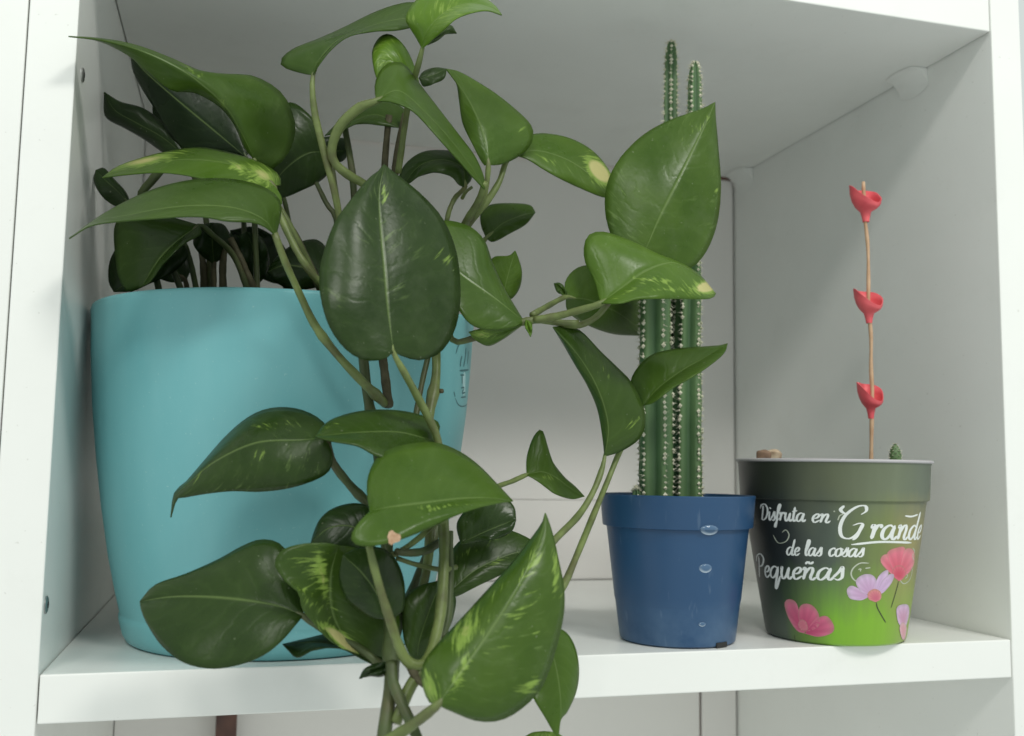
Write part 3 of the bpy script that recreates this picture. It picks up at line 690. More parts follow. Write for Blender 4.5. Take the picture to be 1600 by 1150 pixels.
for pts in ([(315, 395, 0.075), (318, 420, 0.07), (320, 480, 0.07)], [(352, 380, 0.06), (348, 420, 0.06), (350, 480, 0.065)], [(360, 372, 0.05), (378, 410, 0.05), (404, 470, 0.05)], [(402, 400, 0.08), (398, 440, 0.08), (395, 480, 0.08)], [(440, 330, 0.02), (470, 385, 0.02), (505, 460, 0.03)]):
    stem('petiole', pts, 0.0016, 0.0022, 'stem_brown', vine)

leaf((372, 262), (240, 150), [(330, 225), (280, 185)], [(345, 272), (300, 258), (262, 225), (240, 185)], [(388, 230), (372, 185), (330, 155), (280, 145)], (0.085, 0.09), 0.004, 0.0, 0.0, 0.0, pet=[(380, 330, 0.09), (385, 470, 0.09)], pet_mat='stem')  # zero tone here and below paints in the shade at the back
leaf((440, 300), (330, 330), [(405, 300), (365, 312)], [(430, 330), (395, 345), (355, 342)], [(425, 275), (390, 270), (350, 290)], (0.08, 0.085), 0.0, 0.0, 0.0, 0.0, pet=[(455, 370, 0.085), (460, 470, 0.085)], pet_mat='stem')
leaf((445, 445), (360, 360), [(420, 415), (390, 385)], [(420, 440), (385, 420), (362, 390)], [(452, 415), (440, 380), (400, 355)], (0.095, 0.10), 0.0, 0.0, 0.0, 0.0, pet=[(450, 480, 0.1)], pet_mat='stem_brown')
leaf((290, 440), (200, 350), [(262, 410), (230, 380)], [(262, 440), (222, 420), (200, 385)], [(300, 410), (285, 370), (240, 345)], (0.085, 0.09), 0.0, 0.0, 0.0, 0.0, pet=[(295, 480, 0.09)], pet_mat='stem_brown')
# --- top
leaf((489, 118), (668, 26), [(497, 98), (525, 66), (565, 46), (615, 32)], [(466, 113), (443, 105), (439, 94), (458, 77), (500, 60), (540, 42), (580, 22), (618, 8), (650, 5)],
     [(498, 102), (519, 76), (545, 57), (580, 50), (620, 48), (650, 40)], (-0.022, -0.008), 0.012, -0.006, 0.34, 0.08, -0.004,
     pet=[(488, 140, -0.022), (492, 178, -0.021), (500, 212, -0.02), (513, 262, -0.018), (526, 315, -0.015), (536, 380, -0.005), (545, 470, 0.015)], pet_r=(0.0016, 0.0017))
leaf((660, 76), (784, 24), [(668, 48), (695, 20), (730, 6), (765, 12)], [(650, 58), (640, 42), (634, 28), (646, 6), (672, -18), (710, -22), (745, -10), (772, 8)],
     [(672, 66), (692, 48), (712, 30), (738, 20), (762, 17)], (-0.028, -0.036), 0.010, -0.010, 1.0, 0.5, -0.006, [(700, 15, 40, 25, -20, 0.36), (640, 30, 8, 10, 0, 0.6)],
     pet=[(656, 92, -0.026), (650, 114, -0.022), (640, 150, -0.012), (632, 200, 0.0), (622, 270, 0.01)], pet_r=(0.0013, 0.0016))
leaf((668, 70), (713, 52), [(690, 55)], [(685, 62), (702, 48)], [(690, 48), (704, 40)], (-0.018, -0.01), 0, 0, 0.2, 0.0)
leaf((588, 158), (757, 296), [(622, 142), (660, 172), (700, 215), (735, 260)], [(586, 132), (596, 108), (612, 98), (632, 101), (652, 127), (682, 166), (716, 210), (742, 245), (756, 278)],
     [(612, 160), (645, 174), (675, 205), (708, 242), (738, 276)], (-0.034, -0.018), 0.012, -0.010, 0.46, 0.08, -0.004,
     pet=[(562, 168, -0.030), (533, 195, -0.026), (519, 228, -0.022), (522, 253, -0.020), (545, 274, -0.018), (575, 294, -0.012), (590, 340, -0.002)], pet_r=(0.0024, 0.0019))
leaf((655, 150), (592, 130), [(630, 110), (605, 95)], [(640, 155), (610, 150)], [(652, 118), (634, 76), (612, 55), (594, 58), (582, 80), (585, 110)], (-0.018, -0.020), 0.006, 0.004, 1.0, 0.2, 0, [(605, 90, 30, 40, 0, 0.33)])
leaf((625, 200), (508, 212), [(590, 180), (550, 190)], [(600, 197), (560, 194), (530, 206)], [(632, 172), (600, 158), (560, 168), (530, 190)], (0.03, 0.04), -0.004, 0.01, 0.30, 0.0)
stem('petiole', [(608, 180, 0.03), (604, 220, 0.032), (600, 290, 0.035), (598, 470, 0.06)], 0.0017, 0.0019, 'stem_brown', vine)
stem('petiole', [(634, 178, 0.028), (624, 225, 0.03), (616, 290, 0.035), (612, 470, 0.06)], 0.0019, 0.002, 'stem_brown', vine)
stem('petiole', [(538, 195, 0.045), (546, 240, 0.045), (553, 300, 0.045), (560, 460, 0.06)], 0.0017, 0.002, 'stem', vine)
stem('petiole', [(494, 285, 0.03), (510, 318, 0.03), (526, 350, 0.03), (530, 460, 0.05)], 0.0012, 0.0014, 'stem', vine)
leaf((763, 258), (697, 108), [(759, 225), (748, 190), (728, 150)], [(755, 256), (738, 225), (723, 192), (718, 160), (714, 132), (704, 114)],
     [(782, 257), (806, 247), (825, 232), (833, 213), (828, 194), (806, 172), (775, 147), (742, 126), (716, 112)], (-0.014, 0.004), 0.004, 0.014, 0.55, 0.15, -0.004, [(820, 210, 8, 8, 0, 0.35)],
     pet=[(760, 290, -0.010), (752, 320, -0.004), (735, 346, 0.004)], pet_r=(0.0012, 0.0016))
leaf((655, 122), (697, 108), [(676, 118)], [(662, 135), (680, 130), (694, 122)], [(662, 112), (680, 106)], (0.0, 0.004), 0, 0.004, 0.16, 0.0)
leaf((800, 242), (966, 308), [(840, 236), (890, 252), (935, 284)], [(822, 248), (848, 264), (882, 283), (915, 298), (945, 309)], [(812, 220), (830, 211), (852, 209), (886, 215), (916, 229), (938, 248), (955, 274)], (0.004, 0.010), -0.004, 0.012, 0.60, 0.35, 0.0,
     [(936, 268, 26, 13, 48, 1.3), (855, 250, 30, 4, 25, 0.4)],
     pet=[(790, 254, 0.002), (780, 284, 0.0), (760, 316, 0.0), (735, 346, 0.004), (715, 375, 0.012)], pet_r=(0.0013, 0.0021))
leaf((726, 293), (630, 292), [(722, 262), (690, 250), (655, 260)], [(737, 278), (735, 256), (715, 240), (690, 235), (660, 238), (636, 254), (624, 276)], [(716, 288), (704, 276), (680, 270), (655, 276), (640, 286)], (0.010, 0.018), 0.006, -0.004, 0.15, 0.0,
     pet=[(712, 308, 0.008), (703, 326, 0.006), (698, 345, 0.006)], pet_r=(0.0013, 0.0012))
stem('petiole', [(757, 285, -0.018), (750, 310, -0.012), (735, 335, -0.005), (720, 360, 0.005)], 0.0017, 0.0019, 'stem_pale', vine)
stem('petiole', [(738, 292, 0.0), (728, 300, 0.002), (722, 310, 0.006)], 0.0007, 0.0010, 'stem_pale', vine)
leaf((760, 372), (836, 332), [(785, 350), (812, 338)], [(770, 378), (795, 366), (822, 350)], [(752, 352), (752, 332), (768, 320), (800, 318), (828, 321)], (0.045, 0.05), 0.0, 0.008, 0.33, 0.0, pet=[(735, 400, 0.05), (700, 470, 0.06)])
leaf((785, 470), (805, 392), [(790, 445), (798, 415)], [(770, 450), (762, 420), (772, 402), (795, 400)], [(800, 466), (812, 448), (815, 425), (810, 405)], (0.012, 0.006), 0.006, 0.004, 0.52, 0.1)

# --- the big central leaf and its right neighbour
leaf((614, 550), (600, 257), [(606, 485), (600, 415), (594, 350), (592, 300)],
     [(600, 561), (570, 563), (540, 546), (515, 512), (502, 470), (499, 430), (507, 390), (524, 346), (550, 310), (574, 281), (592, 267)],
     [(628, 556), (655, 563), (686, 552), (708, 521), (718, 480), (718, 430), (710, 384), (690, 340), (660, 306), (630, 281), (608, 264)], (-0.072, -0.052), -0.004, 0.014, 0.13, 0.55, -0.003,
     [(598, 310, 5, 16, 5, 0.75), (697, 410, 12, 18, -15, 0.55), (540, 425, 7, 5, 0, 0.3), (550, 490, 14, 4, 15, 0.35)], cup=0.006,
     pet=[(635, 588, -0.068), (655, 625, -0.062), (674, 662, -0.058), (685, 692, -0.056), (692, 760, -0.058), (692, 820, -0.060)], pet_r=(0.0015, 0.0019))
leaf((819, 503), (678, 385), [(775, 468), (722, 431), (692, 402)], [(800, 512), (765, 516), (735, 506), (712, 475), (690, 430)], [(806, 482), (787, 450), (769, 410), (757, 377), (735, 355), (700, 345), (678, 352)], (-0.034, -0.03), -0.006, 0.012, 0.44, 0.1, -0.002)
leaf((818, 506), (733, 519), [(785, 520), (758, 524)], [(790, 510), (760, 512)], [(805, 516), (785, 530), (763, 540), (743, 531)], (-0.034, -0.036), -0.002, 0.004, 0.55, 0.2, 0, [(752, 522, 18, 7, 0, 0.7)])
leaf((822, 500), (829, 526), [(826, 513)], [(820, 510), (826, 520)], [(830, 505), (831, 516)], (-0.036, -0.04), 0, 0, 0.8, 0.0)

# --- the shoot to the right
stem('stem', [(690, 470, -0.010), (706, 530, -0.016), (738, 529, -0.022), (780, 516, -0.028), (818, 503, -0.034), (845, 500, -0.034), (880, 505, -0.036), (905, 505, -0.038)], 0.0014, 0.0017, 'stem_pale', vine, 24, (0.72,))
leaf((1006, 396), (1117, 160), [(1030, 340), (1055, 290), (1080, 240), (1104, 190)], [(992, 404), (965, 388), (949, 350), (945, 312), (952, 277), (972, 243), (1005, 211), (1040, 191), (1074, 178), (1098, 170)],
     [(1030, 416), (1062, 424), (1086, 414), (1106, 388), (1121, 345), (1126, 290), (1122, 232), (1118, 185)], (-0.022, -0.014), 0.010, 0.006, 0.50, 0.75, -0.004, [(1080, 215, 8, 30, 20, 0.32), (1105, 190, 5, 14, 10, 0.4), (1117, 296, 4, 7, 0, 0.7), (985, 290, 20, 8, -60, 0.2)],
     pet=[(990, 420, -0.020), (965, 452, -0.022), (935, 492, -0.028), (905, 508, -0.034), (880, 506, -0.036)])
leaf((939, 474), (1118, 459), [(975, 448), (1010, 424), (1050, 411), (1086, 427)], [(928, 438), (914, 408), (913, 382), (922, 366), (945, 363), (985, 376), (1025, 396), (1055, 407), (1090, 427)],
     [(970, 474), (1000, 467), (1055, 467), (1108, 467)], (-0.052, -0.046), 0.012, -0.012, 0.70, 0.25, -0.002,
     [(1020, 438, 34, 3.5, 3, 0.75), (1060, 452, 60, 4, -3, 0.6), (1103, 449, 20, 10, -10, 1.25), (985, 455, 30, 3, -30, 0.5)],
     pet=[(915, 482, -0.048), (870, 494, -0.040), (835, 500, -0.035)], pet_r=(0.0015, 0.0019))
leaf((884, 464), (1012, 524), [(925, 470), (970, 492)], [(884, 438), (903, 418), (935, 416), (975, 440), (1006, 480)], [(888, 488), (918, 508), (955, 521), (990, 524)], (-0.006, 0.062), 0.004, 0.006, 0.52, 0.2, 0.0, pet=[(858, 477, -0.018), (832, 492, -0.034)])
leaf((884, 464), (866, 443), [(878, 452)], [(880, 462), (870, 455)], [(885, 455), (876, 443)], (-0.006, 0.0), 0, 0, 0.3, 0.0)
leaf((945, 713), (864, 511), [(950, 665), (935, 610), (905, 558)], [(942, 685), (934, 640), (918, 602), (899, 570), (880, 537)],
     [(972, 704), (1000, 684), (1008, 658), (1003, 630), (986, 597), (965, 575), (938, 549), (908, 518), (885, 510)], (-0.028, -0.038), 0.006, 0.010, 0.30, 0.2, -0.002,
     [(935, 575, 28, 5, 45, 0.28), (955, 560, 30, 3, 42, 0.4), (985, 665, 14, 8, -50, 0.35)],
     pet=[(940, 735, -0.030), (927, 768, -0.034), (905, 804, -0.040), (872, 838, -0.052), (830, 880, -0.062)], pet_r=(0.0013, 0.0017))
leaf((1005, 634), (1137, 537), [(1030, 606), (1065, 580), (1100, 560)], [(992, 612), (986, 594), (1000, 570), (1022, 553), (1060, 545), (1100, 542), (1124, 540)],
     [(1022, 629), (1050, 608), (1082, 589), (1112, 569), (1132, 551)], (-0.022, -0.018), 0.010, -0.008, 0.48, 0.1, -0.002,
     pet=[(985, 672, -0.018), (968, 706, -0.018), (950, 750, -0.022), (926, 808, -0.036), (902, 866, -0.052), (880, 916, -0.064), (850, 960, -0.07)], pet_r=(0.0012, 0.0016))
leaf((823, 742), (913, 776), [(848, 738), (870, 748), (892, 764)], [(823, 715), (833, 684), (845, 671), (852, 686), (860, 716), (880, 744), (898, 760)], [(842, 754), (866, 771), (893, 780)], (0.0, 0.004), 0.008, -0.004, 0.46, 0.1, 0, [(860, 748, 12, 4, 10, 0.4)],
     pet=[(800, 752, -0.004), (772, 763, -0.012), (735, 790, -0.025)], pet_r=(0.0012, 0.0013))

# --- lower left
leaf((508, 684), (267, 808), [(470, 688), (400, 692), (335, 722), (288, 762), (274, 776)], [(520, 712), (514, 736), (490, 751), (450, 763), (405, 768), (365, 767), (325, 771), (288, 777), (276, 780)],
     [(522, 690), (507, 662), (482, 645), (450, 637), (415, 640), (384, 655), (352, 683), (322, 717), (292, 752), (273, 770)], (-0.058, -0.030), -0.004, 0.014, 0.17, 0.5, -0.004, [(430, 665, 40, 7, 3, 0.28), (410, 710, 22, 10, -30, 0.28), (310, 745, 30, 6, -40, 0.28)], cup=0.006)
stem('petiole', [(510, 688, -0.058), (520, 722, -0.054), (540, 750, -0.050), (562, 774, -0.050), (590, 800, -0.052)], 0.0015, 0.0020, 'stem', vine, 18, (0.7,))
leaf((680, 690), (493, 683), [(625, 676), (565, 676), (520, 680)], [(660, 720), (620, 722), (586, 712), (558, 697), (520, 690)], [(686, 662), (660, 650), (624, 642), (580, 641), (540, 648), (510, 661)], (-0.052, -0.066), -0.010, 0.012, 0.27, 0.1, -0.004, [(515, 668, 14, 4, -20, 0.35)])
LAST = leaf((578, 800), (801, 783), [(610, 793), (660, 787), (720, 780), (765, 779)], [(562, 815), (549, 836), (554, 850), (580, 853), (620, 845), (664, 828), (700, 811), (740, 796), (772, 788)],
     [(574, 772), (575, 746), (586, 720), (606, 703), (640, 694), (680, 692), (716, 705), (746, 726), (772, 752)], (-0.092, -0.078), -0.010, 0.022, 0.52, 0.12, -0.004, [(690, 793, 50, 3, -5, 0.4), (670, 793, 8, 6, 0, 0.4)], cup=0.005)
me_ = LAST.data; v_ = min(me_.vertices, key=lambda v: (proj_px(v.co+vine.location)-Vector((616, 839))).length)
c_ = v_.co+vine.location; n_ = v_.normal if v_.normal.y < 0 else -v_.normal; t_ = n_.orthogonal().normalized(); u_ = n_.cross(t_)
sp_v = [c_+n_*0.0005]; sp_f = []
for k in range(14):
    a_ = 2*math.pi*k/14; r_ = 0.0021*(1+0.18*math.sin(3*a_+1)+0.1*math.sin(5*a_)); sp_v.append(c_+n_*0.00032+(t_*math.cos(a_)+u_*math.sin(a_))*r_); sp_f.append([0, 1+k, 1+(k+1) % 14])
mesh_obj('leaf_blemish', sp_v, sp_f, simple('tan_scar', (0.50, 0.34, 0.22), (0.30, 0.16, 0.08), 0.7, 500), vine)
leaf((720, 850), (806, 812), [(750, 835), (780, 822)], [(740, 848), (775, 842), (799, 830)], [(715, 815), (745, 785), (785, 778), (803, 792)], (-0.045, -0.045), 0, 0.004, 0.15, 0.1)
leaf((703, 925), (862, 868), [(745, 890), (800, 866), (835, 862)], [(712, 932), (760, 909), (802, 890), (840, 880)], [(698, 890), (712, 852), (745, 831), (785, 827), (815, 836), (842, 852)], (-0.040, -0.030), -0.002, 0.008, 0.24, 0.65, 0, [(760, 850, 30, 4, -25, 0.42), (775, 880, 14, 5, -20, 0.5), (725, 865, 22, 3, -30, 0.4)])
leaf((684, 1101), (852, 802), [(718, 1052), (755, 1000), (792, 945), (824, 890), (846, 836)], [(672, 1098), (662, 1076), (659, 1050), (666, 1029), (688, 1002), (722, 966), (762, 922), (800, 880), (830, 842), (848, 816)],
     [(710, 1113), (745, 1126), (782, 1125), (816, 1106), (846, 1074), (866, 1022), (880, 962), (881, 920), (873, 878), (864, 838), (856, 812)], (-0.112, -0.090), 0.012, 0.004, 0.46, 0.55, -0.004,
     [(728, 985, 20, 36, 15, 0.72), (722, 1045, 8, 42, 22, 0.70), (672, 1075, 12, 34, -12, 0.68), (832, 880, 8, 34, 30, 0.58), (868, 895, 6, 36, -3, 0.66), (828, 1070, 24, 8, -28, 0.8), (785, 1000, 26, 9, -40, 0.46), (815, 950, 30, 10, -50, 0.40), (775, 930, 22, 6, -55, 0.36), (845, 980, 24, 6, -50, 0.34)], cup=0.006,
     pet=[(662, 1119, -0.108), (635, 1139, -0.104), (600, 1160, -0.10)], pet_r=(0.0016, 0.0021))
leaf((850, 985), (872, 1152), [(868, 1040), (876, 1100)], [(826, 1010), (818, 1060), (836, 1095), (852, 1122), (864, 1142)], [(878, 984), (896, 1006), (904, 1042), (900, 1080), (884, 1115), (876, 1122)], (-0.075, -0.080), 0.0, 0.006, 0.60, 0.05, 0, cup=0.002)
leaf((850, 1230), (850, 1143), [(850, 1200), (850, 1165)], [(815, 1215), (800, 1175), (826, 1147)], [(885, 1215), (900, 1175), (874, 1147)], (-0.06, -0.065), 0, 0, 0.85, 0.4, 0, [(850, 1150, 30, 10, 0, 0.5)])
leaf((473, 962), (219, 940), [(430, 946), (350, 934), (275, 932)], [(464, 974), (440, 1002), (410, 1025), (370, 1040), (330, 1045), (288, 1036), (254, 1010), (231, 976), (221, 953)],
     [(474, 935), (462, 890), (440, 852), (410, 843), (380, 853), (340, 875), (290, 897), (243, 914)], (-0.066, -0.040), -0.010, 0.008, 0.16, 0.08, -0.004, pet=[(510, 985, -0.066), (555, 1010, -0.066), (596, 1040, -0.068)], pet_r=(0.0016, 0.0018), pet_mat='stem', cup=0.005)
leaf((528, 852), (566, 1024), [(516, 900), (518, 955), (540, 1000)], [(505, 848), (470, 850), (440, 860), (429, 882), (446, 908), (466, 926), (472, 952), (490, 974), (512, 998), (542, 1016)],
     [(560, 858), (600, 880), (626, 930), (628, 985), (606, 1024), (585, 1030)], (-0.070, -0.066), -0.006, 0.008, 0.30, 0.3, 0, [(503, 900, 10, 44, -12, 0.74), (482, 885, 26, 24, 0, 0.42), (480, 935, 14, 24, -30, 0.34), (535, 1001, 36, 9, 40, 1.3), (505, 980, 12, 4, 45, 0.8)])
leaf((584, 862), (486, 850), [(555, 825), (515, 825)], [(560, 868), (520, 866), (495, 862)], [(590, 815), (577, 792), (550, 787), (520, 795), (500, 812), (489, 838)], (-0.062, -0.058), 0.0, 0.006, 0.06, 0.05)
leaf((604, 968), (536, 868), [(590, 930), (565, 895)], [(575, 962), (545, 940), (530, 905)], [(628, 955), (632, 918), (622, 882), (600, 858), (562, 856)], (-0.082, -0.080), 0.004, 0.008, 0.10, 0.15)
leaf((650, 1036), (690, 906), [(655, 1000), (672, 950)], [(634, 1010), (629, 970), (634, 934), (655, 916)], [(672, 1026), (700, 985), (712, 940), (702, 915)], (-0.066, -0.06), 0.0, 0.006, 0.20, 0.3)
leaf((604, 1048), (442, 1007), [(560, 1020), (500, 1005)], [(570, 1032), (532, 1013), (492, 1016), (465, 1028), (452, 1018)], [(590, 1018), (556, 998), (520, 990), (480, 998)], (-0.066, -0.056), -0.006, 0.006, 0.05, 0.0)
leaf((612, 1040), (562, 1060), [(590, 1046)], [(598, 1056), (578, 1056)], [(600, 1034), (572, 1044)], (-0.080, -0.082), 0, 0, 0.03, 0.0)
# front stems
stem('stem', [(566, 540, -0.022), (572, 600, -0.024), (580, 650, -0.030), (592, 720, -0.040), (602, 800, -0.052), (606, 900, -0.062), (610, 1000, -0.072), (612, 1060, -0.082), (604, 1120, -0.090), (596, 1180, -0.094)], 0.0021, 0.0026, 'stem', vine, 44, (0.2, 0.42, 0.6, 0.78))
stem('stem', [(596, 545, -0.022), (602, 590, -0.025), (607, 635, -0.030)], 0.0019, 0.0021, 'stem_brown', vine, 14, (0.9,))
stem('petiole', [(672, 545, -0.022), (660, 595, -0.026), (650, 650, -0.032), (640, 720, -0.038)], 0.0012, 0.0014, 'stem', vine)
stem('stem', [(676, 470, -0.012), (681, 540, -0.022), (681, 590, -0.028), (672, 640, -0.034), (666, 700, -0.040), (672, 800, -0.048), (668, 880, -0.055), (650, 960, -0.062)], 0.0022, 0.0019, 'stem_pale', vine, 36, (0.34,))
stem('aerial_root', [(680, 611, -0.029), (687, 611, -0.031), (692, 611, -0.032)], 0.0012, 0.0010, 'stem_brown', vine, 6)
stem('stem', [(692, 800, -0.058), (694, 850, -0.062), (692, 910, -0.068), (688, 960, -0.072), (678, 1005, -0.078), (664, 1040, -0.084), (640, 1075, -0.088), (618, 1130, -0.092)], 0.0022, 0.0022, 'stem_pale', vine, 30, (0.75,))
stem('petiole', [(702, 830, -0.052), (703, 900, -0.056), (700, 960, -0.062), (690, 1000, -0.068)], 0.0016, 0.0018, 'stem', vine)
stem('petiole', [(576, 850, -0.094), (583, 880, -0.094), (594, 920, -0.092), (608, 965, -0.090), (622, 1006, -0.088), (634, 1030, -0.087), (648, 1040, -0.087), (666, 1037, -0.086)], 0.0013, 0.0021, 'stem_pale', vine, 26)
stem('stem', [(612, 1035, -0.084), (614, 1065, -0.088), (626, 1095, -0.092), (640, 1125, -0.096), (655, 1160, -0.10)], 0.0022, 0.0020, 'stem', vine)
stem('petiole', [(700, 800, -0.05), (665, 832, -0.058), (628, 860, -0.066), (600, 872, -0.07)], 0.0013, 0.0012, 'stem_pale', vine)
stem('petiole', [(690, 846, -0.055), (665, 860, -0.06), (640, 864, -0.066), (620, 862, -0.07)], 0.0018, 0.0014, 'stem', vine)
stem('petiole', [(620, 872, -0.066), (650, 882, -0.064), (690, 890, -0.06), (712, 886, -0.052)], 0.0009, 0.0012, 'stem_pale', vine)
stem('stem', [(688, 800, -0.034), (672, 858, -0.042), (648, 915, -0.05), (628, 960, -0.06)], 0.0020, 0.0022, 'stem', vine)
stem('aerial_root', [(640, 1035, -0.086), (650, 1058, -0.088), (662, 1072, -0.09)], 0.0022, 0.0008, 'stem_brown', vine, 8)

# ------------------------------------------------------------------ the cactus in the blue pot
cact = empty('columnar_cactus', (BX, BY, 0.062), 'tall ribbed green columnar cactus with cream spine tufts in the small blue pot', 'cactus')
def cactus_stem(path, rads, ribs, parent, rot=0.0, nz=60, sp=0.0026, gr=0.6):
    P = cat(path, nz); vs, fs, rb = [], [], []; nk = ribs*6
    def rad(s):
        x = s*(len(rads)-1); i = min(int(x), len(rads)-2); return rads[i]+(rads[i+1]-rads[i])*(x-i)
    for i, p in enumerate(P):
        s = i/nz; r = rad(s); e = (1-s)*nz
        if e < 4: r *= math.sqrt(max(0.02, 1-((4-e)/4.05)**2))
        for k in range(nk):
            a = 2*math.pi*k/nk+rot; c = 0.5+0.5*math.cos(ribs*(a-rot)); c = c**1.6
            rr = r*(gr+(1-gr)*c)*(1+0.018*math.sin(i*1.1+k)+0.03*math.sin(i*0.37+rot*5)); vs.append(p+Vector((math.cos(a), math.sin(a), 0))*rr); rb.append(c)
    for i in range(nz):
        for k in range(nk): fs.append([i*nk+k, i*nk+(k+1) % nk, (i+1)*nk+(k+1) % nk, (i+1)*nk+k])
    fs.append([nz*nk+k for k in range(nk)])
    o = mesh_obj('stem', vs, fs, 'cactus', parent)
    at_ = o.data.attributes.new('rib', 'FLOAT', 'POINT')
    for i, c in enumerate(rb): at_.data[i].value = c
    # woolly areoles with short spines on every rib
    L = sum((b-a).length for a, b in zip(P, P[1:])); n = int(L/sp); av, af = [], []
    for k in range(ribs):
        a = 2*math.pi*k/ribs+rot
        for q in range(n+1):
            s = min(0.995, (q+random.uniform(0.1, 0.75))/n); x = s*nz; i = min(int(x), nz-1); p = P[i].lerp(P[i+1], x-i)
            r = rad(s); e = (1-s)*nz
            if e < 4: r *= math.sqrt(max(0.02, 1-((4-e)/4.05)**2))
            d = Vector((math.cos(a), math.sin(a), 0)); c = p+d*(r*0.995)+Vector((-d.y, d.x, 0))*random.uniform(-0.0003, 0.0003); w = 0.00098*(0.55+0.9*random.random())*(0.6+0.4*rad(s)/max(rads))
            t = Vector((-d.y, d.x, 0)); u = Vector((0, 0, 1)); b = len(av)
            av += [c+d*w*0.9, c+t*w, c+u*w, c-t*w, c-u*w, c-d*w]
            af += [[b, b+1, b+2], [b, b+2, b+3], [b, b+3, b+4], [b, b+4, b+1], [b+5, b+2, b+1], [b+5, b+3, b+2], [b+5, b+4, b+3], [b+5, b+1, b+4]]
            for _ in range(6):
                dr = (d+t*random.uniform(-1, 1)+u*random.uniform(-0.8, 0.8)).normalized()*random.uniform(0.0013, 0.0030); z = dr.orthogonal().normalized()*0.00010
                b = len(av); av += [c+z, c-z, c+dr, c+dr.cross(z).normalized()*0.00008]; af += [[b, b+1, b+2], [b+1, b+3, b+2], [b+3, b, b+2]]
    ao = mesh_obj('areoles', av, af, 'areole', o, False); ao['kind'] = 'stuff'
def P3(l): return [at(*p) for p in l]
b0 = lambda px, y: Vector((at(px, 770, y).x, y, 0.0605))
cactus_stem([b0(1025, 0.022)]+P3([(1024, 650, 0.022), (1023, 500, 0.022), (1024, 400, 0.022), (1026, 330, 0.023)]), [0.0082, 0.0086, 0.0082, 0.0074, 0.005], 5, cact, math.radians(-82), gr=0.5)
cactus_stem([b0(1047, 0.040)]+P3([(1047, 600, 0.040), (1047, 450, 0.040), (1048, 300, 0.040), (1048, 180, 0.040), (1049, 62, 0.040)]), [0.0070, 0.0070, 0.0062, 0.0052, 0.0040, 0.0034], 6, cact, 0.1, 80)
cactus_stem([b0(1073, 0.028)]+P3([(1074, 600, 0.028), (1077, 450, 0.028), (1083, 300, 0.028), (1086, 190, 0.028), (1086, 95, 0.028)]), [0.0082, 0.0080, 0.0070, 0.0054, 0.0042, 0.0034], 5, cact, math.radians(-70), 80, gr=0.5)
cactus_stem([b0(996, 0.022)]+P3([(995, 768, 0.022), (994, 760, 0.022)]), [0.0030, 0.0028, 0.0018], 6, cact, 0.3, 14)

# ------------------------------------------------------------------ in the printed pot
tw = empty('decorative_twig', (GX+0.012, 0.02, 0.08), 'thin twig with three coral red cup flowers standing in the printed pot', 'decoration')
YW = 0.022
tp = [(1349, 284), (1351, 335), (1356, 385), (1357, 440), (1357, 480), (1361, 525), (1361, 575), (1363, 615), (1362, 660), (1361, 735)]
P = cat([at(x, y, YW) for x, y in tp], 44)
vs, fs = tube_geo(P, [0.00085+0.00012*math.sin(i*0.9)+0.0002*i/44 for i in range(45)], 10); mesh_obj('stick', vs, fs, 'twig', tw)
def cup(px, py, hpx, wpx, rot):
    b = at(px, py, YW); k = (b-CAM).dot(FW)/FPX; h = hpx*k; w = wpx*k/2
    prof = [(0.0014, 0), (0.0017, 0.12), (0.0024, 0.28), (0.0044, 0.38), (0.0057, 0.50), (0.0064, 0.64), (0.0065, 0.80)]
    nsd = 32; inner = [(r-0.0004, z+0.015) for r, z in prof[::-1]][:-2]
    allp = prof+[(0.0066, 0.82)]+inner; vs, fs = [], []
    for (r, z) in allp:
        rr = r*w/0.0066
        for q in range(nsd):
            a = 2*math.pi*q/nsd; lift = max(0, (z-0.28)/0.54)
            fr = 0.5+0.5*math.cos(a-math.radians(-80)); lf = max(0, math.cos(a-rot))**6
            top = 0.98-0.52*fr**2.2     # the rim dips at the front and runs up to a point at one side
            top = top*(1-lf)+1.02*lf; ext = (1+0.06*lift*lf)*(1+0.03*math.sin(5*a+rot*9)*lift)
            vs.append(b+Vector((math.cos(a)*rr*ext, math.sin(a)*rr*ext, h*(min(z, 0.28)*1.0+max(0, z-0.28)/0.54*max(0.08, top-0.28)))))
    for i in range(len(allp)-1):
        for q in range(nsd): fs.append([i*nsd+q, i*nsd+(q+1) % nsd, (i+1)*nsd+(q+1) % nsd, (i+1)*nsd+q])
    mesh_obj('flower', vs, fs, 'coral', tw)
cup(1353, 347, 58, 47, math.radians(152)); cup(1358, 505, 55, 43, math.radians(138)); cup(1361, 654, 57, 39, math.radians(128))
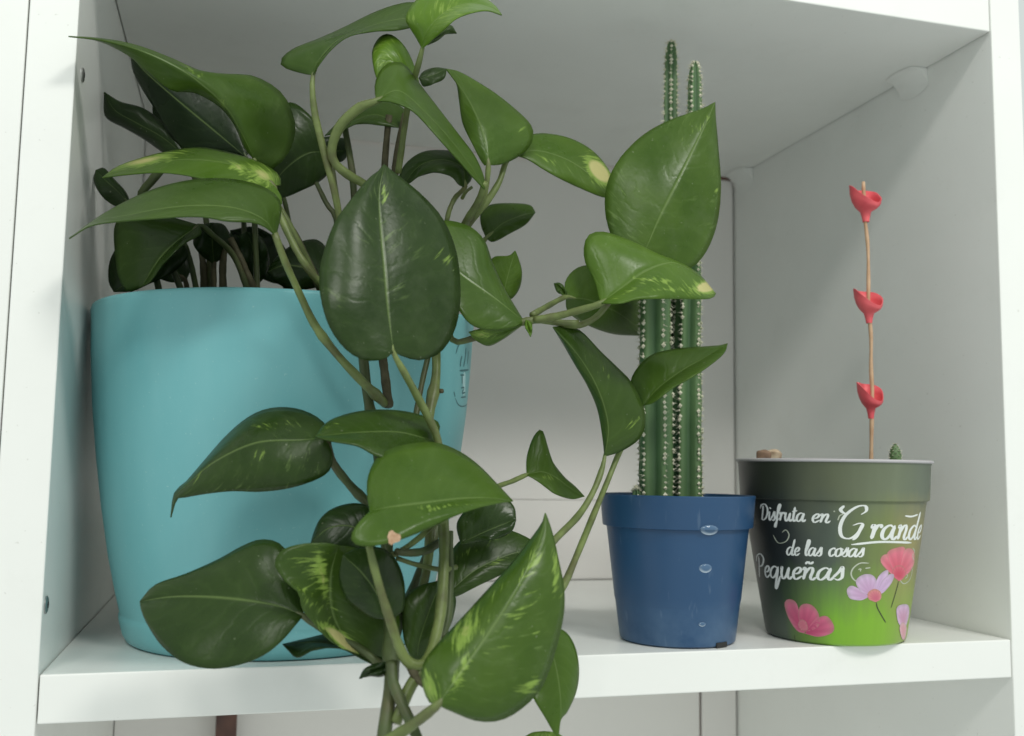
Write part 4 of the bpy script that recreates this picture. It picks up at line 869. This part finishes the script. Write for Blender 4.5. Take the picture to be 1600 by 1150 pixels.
for i, (x0, y0, w0, h0, y_, lab) in enumerate(((1193, 709, 12, 7, 0.027, 'small brown pebble on the soil at the left rim of the printed pot'), (1208, 708, 14, 6, 0.030, 'small pale cream pebble beside the brown one in the printed pot'))):
    c = at(x0, y0, y_); k = (c-CAM).dot(FW)/FPX; bm = bmesh.new(); bmesh.ops.create_icosphere(bm, subdivisions=3, radius=1)
    for v in bm.verts:
        n_ = 1+0.13*math.sin(v.co.x*3.1+i)+0.1*math.sin(v.co.y*4.3+2*i)+0.08*math.sin(v.co.z*5+v.co.x*2)
        v.co = c+Vector((v.co.x*w0*k, v.co.y*w0*k*0.9, v.co.z*(h0*k if v.co.z > 0 else (c.z-0.0788))))*n_*0.95
    bm.verts.index_update(); vs = [v.co.copy() for v in bm.verts]; fs = [[v.index for v in f.verts] for f in bm.faces]; bm.free()
    o = mesh_obj('pebble', vs, fs, M['pebble'] if i else simple('brown_pebble', (0.30, 0.19, 0.12), (0.16, 0.1, 0.07), 0.75, 260))
    o['label'] = lab; o['category'] = 'pebble'
sc = empty('small_cactus', (0, 0, 0), 'tiny green knobbly cactus at the right rim of the printed pot', 'cactus')
b = at(1399, 716, 0.018); sc.location = Vector((b.x, 0.018, 0.0795))
vs, fs, av, af = [], [], [], []
for i in range(15):
    s = i/14; z = 0.0785+(at(1399, 694, 0.018).z-0.0785)*s; r = 0.0029*math.sqrt(max(0.01, 1-max(0, (s-0.45)/0.56)**2))
    for k in range(24):
        a = 2*math.pi*k/24; rr = r*(1+0.16*math.cos(6*a+i*0.5)*math.sin(i*1.5)); vs.append(Vector((b.x+rr*math.cos(a), 0.018+rr*math.sin(a), z)))
        if k % 4 == i % 2*2 and i > 2:
            c = vs[-1]; d = Vector((math.cos(a), math.sin(a), 0.3)).normalized(); t = Vector((-d.y, d.x, 0)); q = len(av); w = 0.00042
            av += [c+d*w*3.2, c+t*w, c-t*w, c+Vector((0, 0, w))]; af += [[q, q+1, q+3], [q, q+3, q+2], [q, q+2, q+1]]
for i in range(14):
    for k in range(24): fs.append([i*24+k, i*24+(k+1) % 24, (i+1)*24+(k+1) % 24, (i+1)*24+k])
fs.append([14*24+k for k in range(24)])
o = mesh_obj('stem', vs, fs, 'cactus', sc)
at_ = o.data.attributes.new('rib', 'FLOAT', 'POINT')
for i in range(len(vs)): at_.data[i].value = 1.0
ao = mesh_obj('spines', av, af, 'areole', o, False); ao['kind'] = 'stuff'
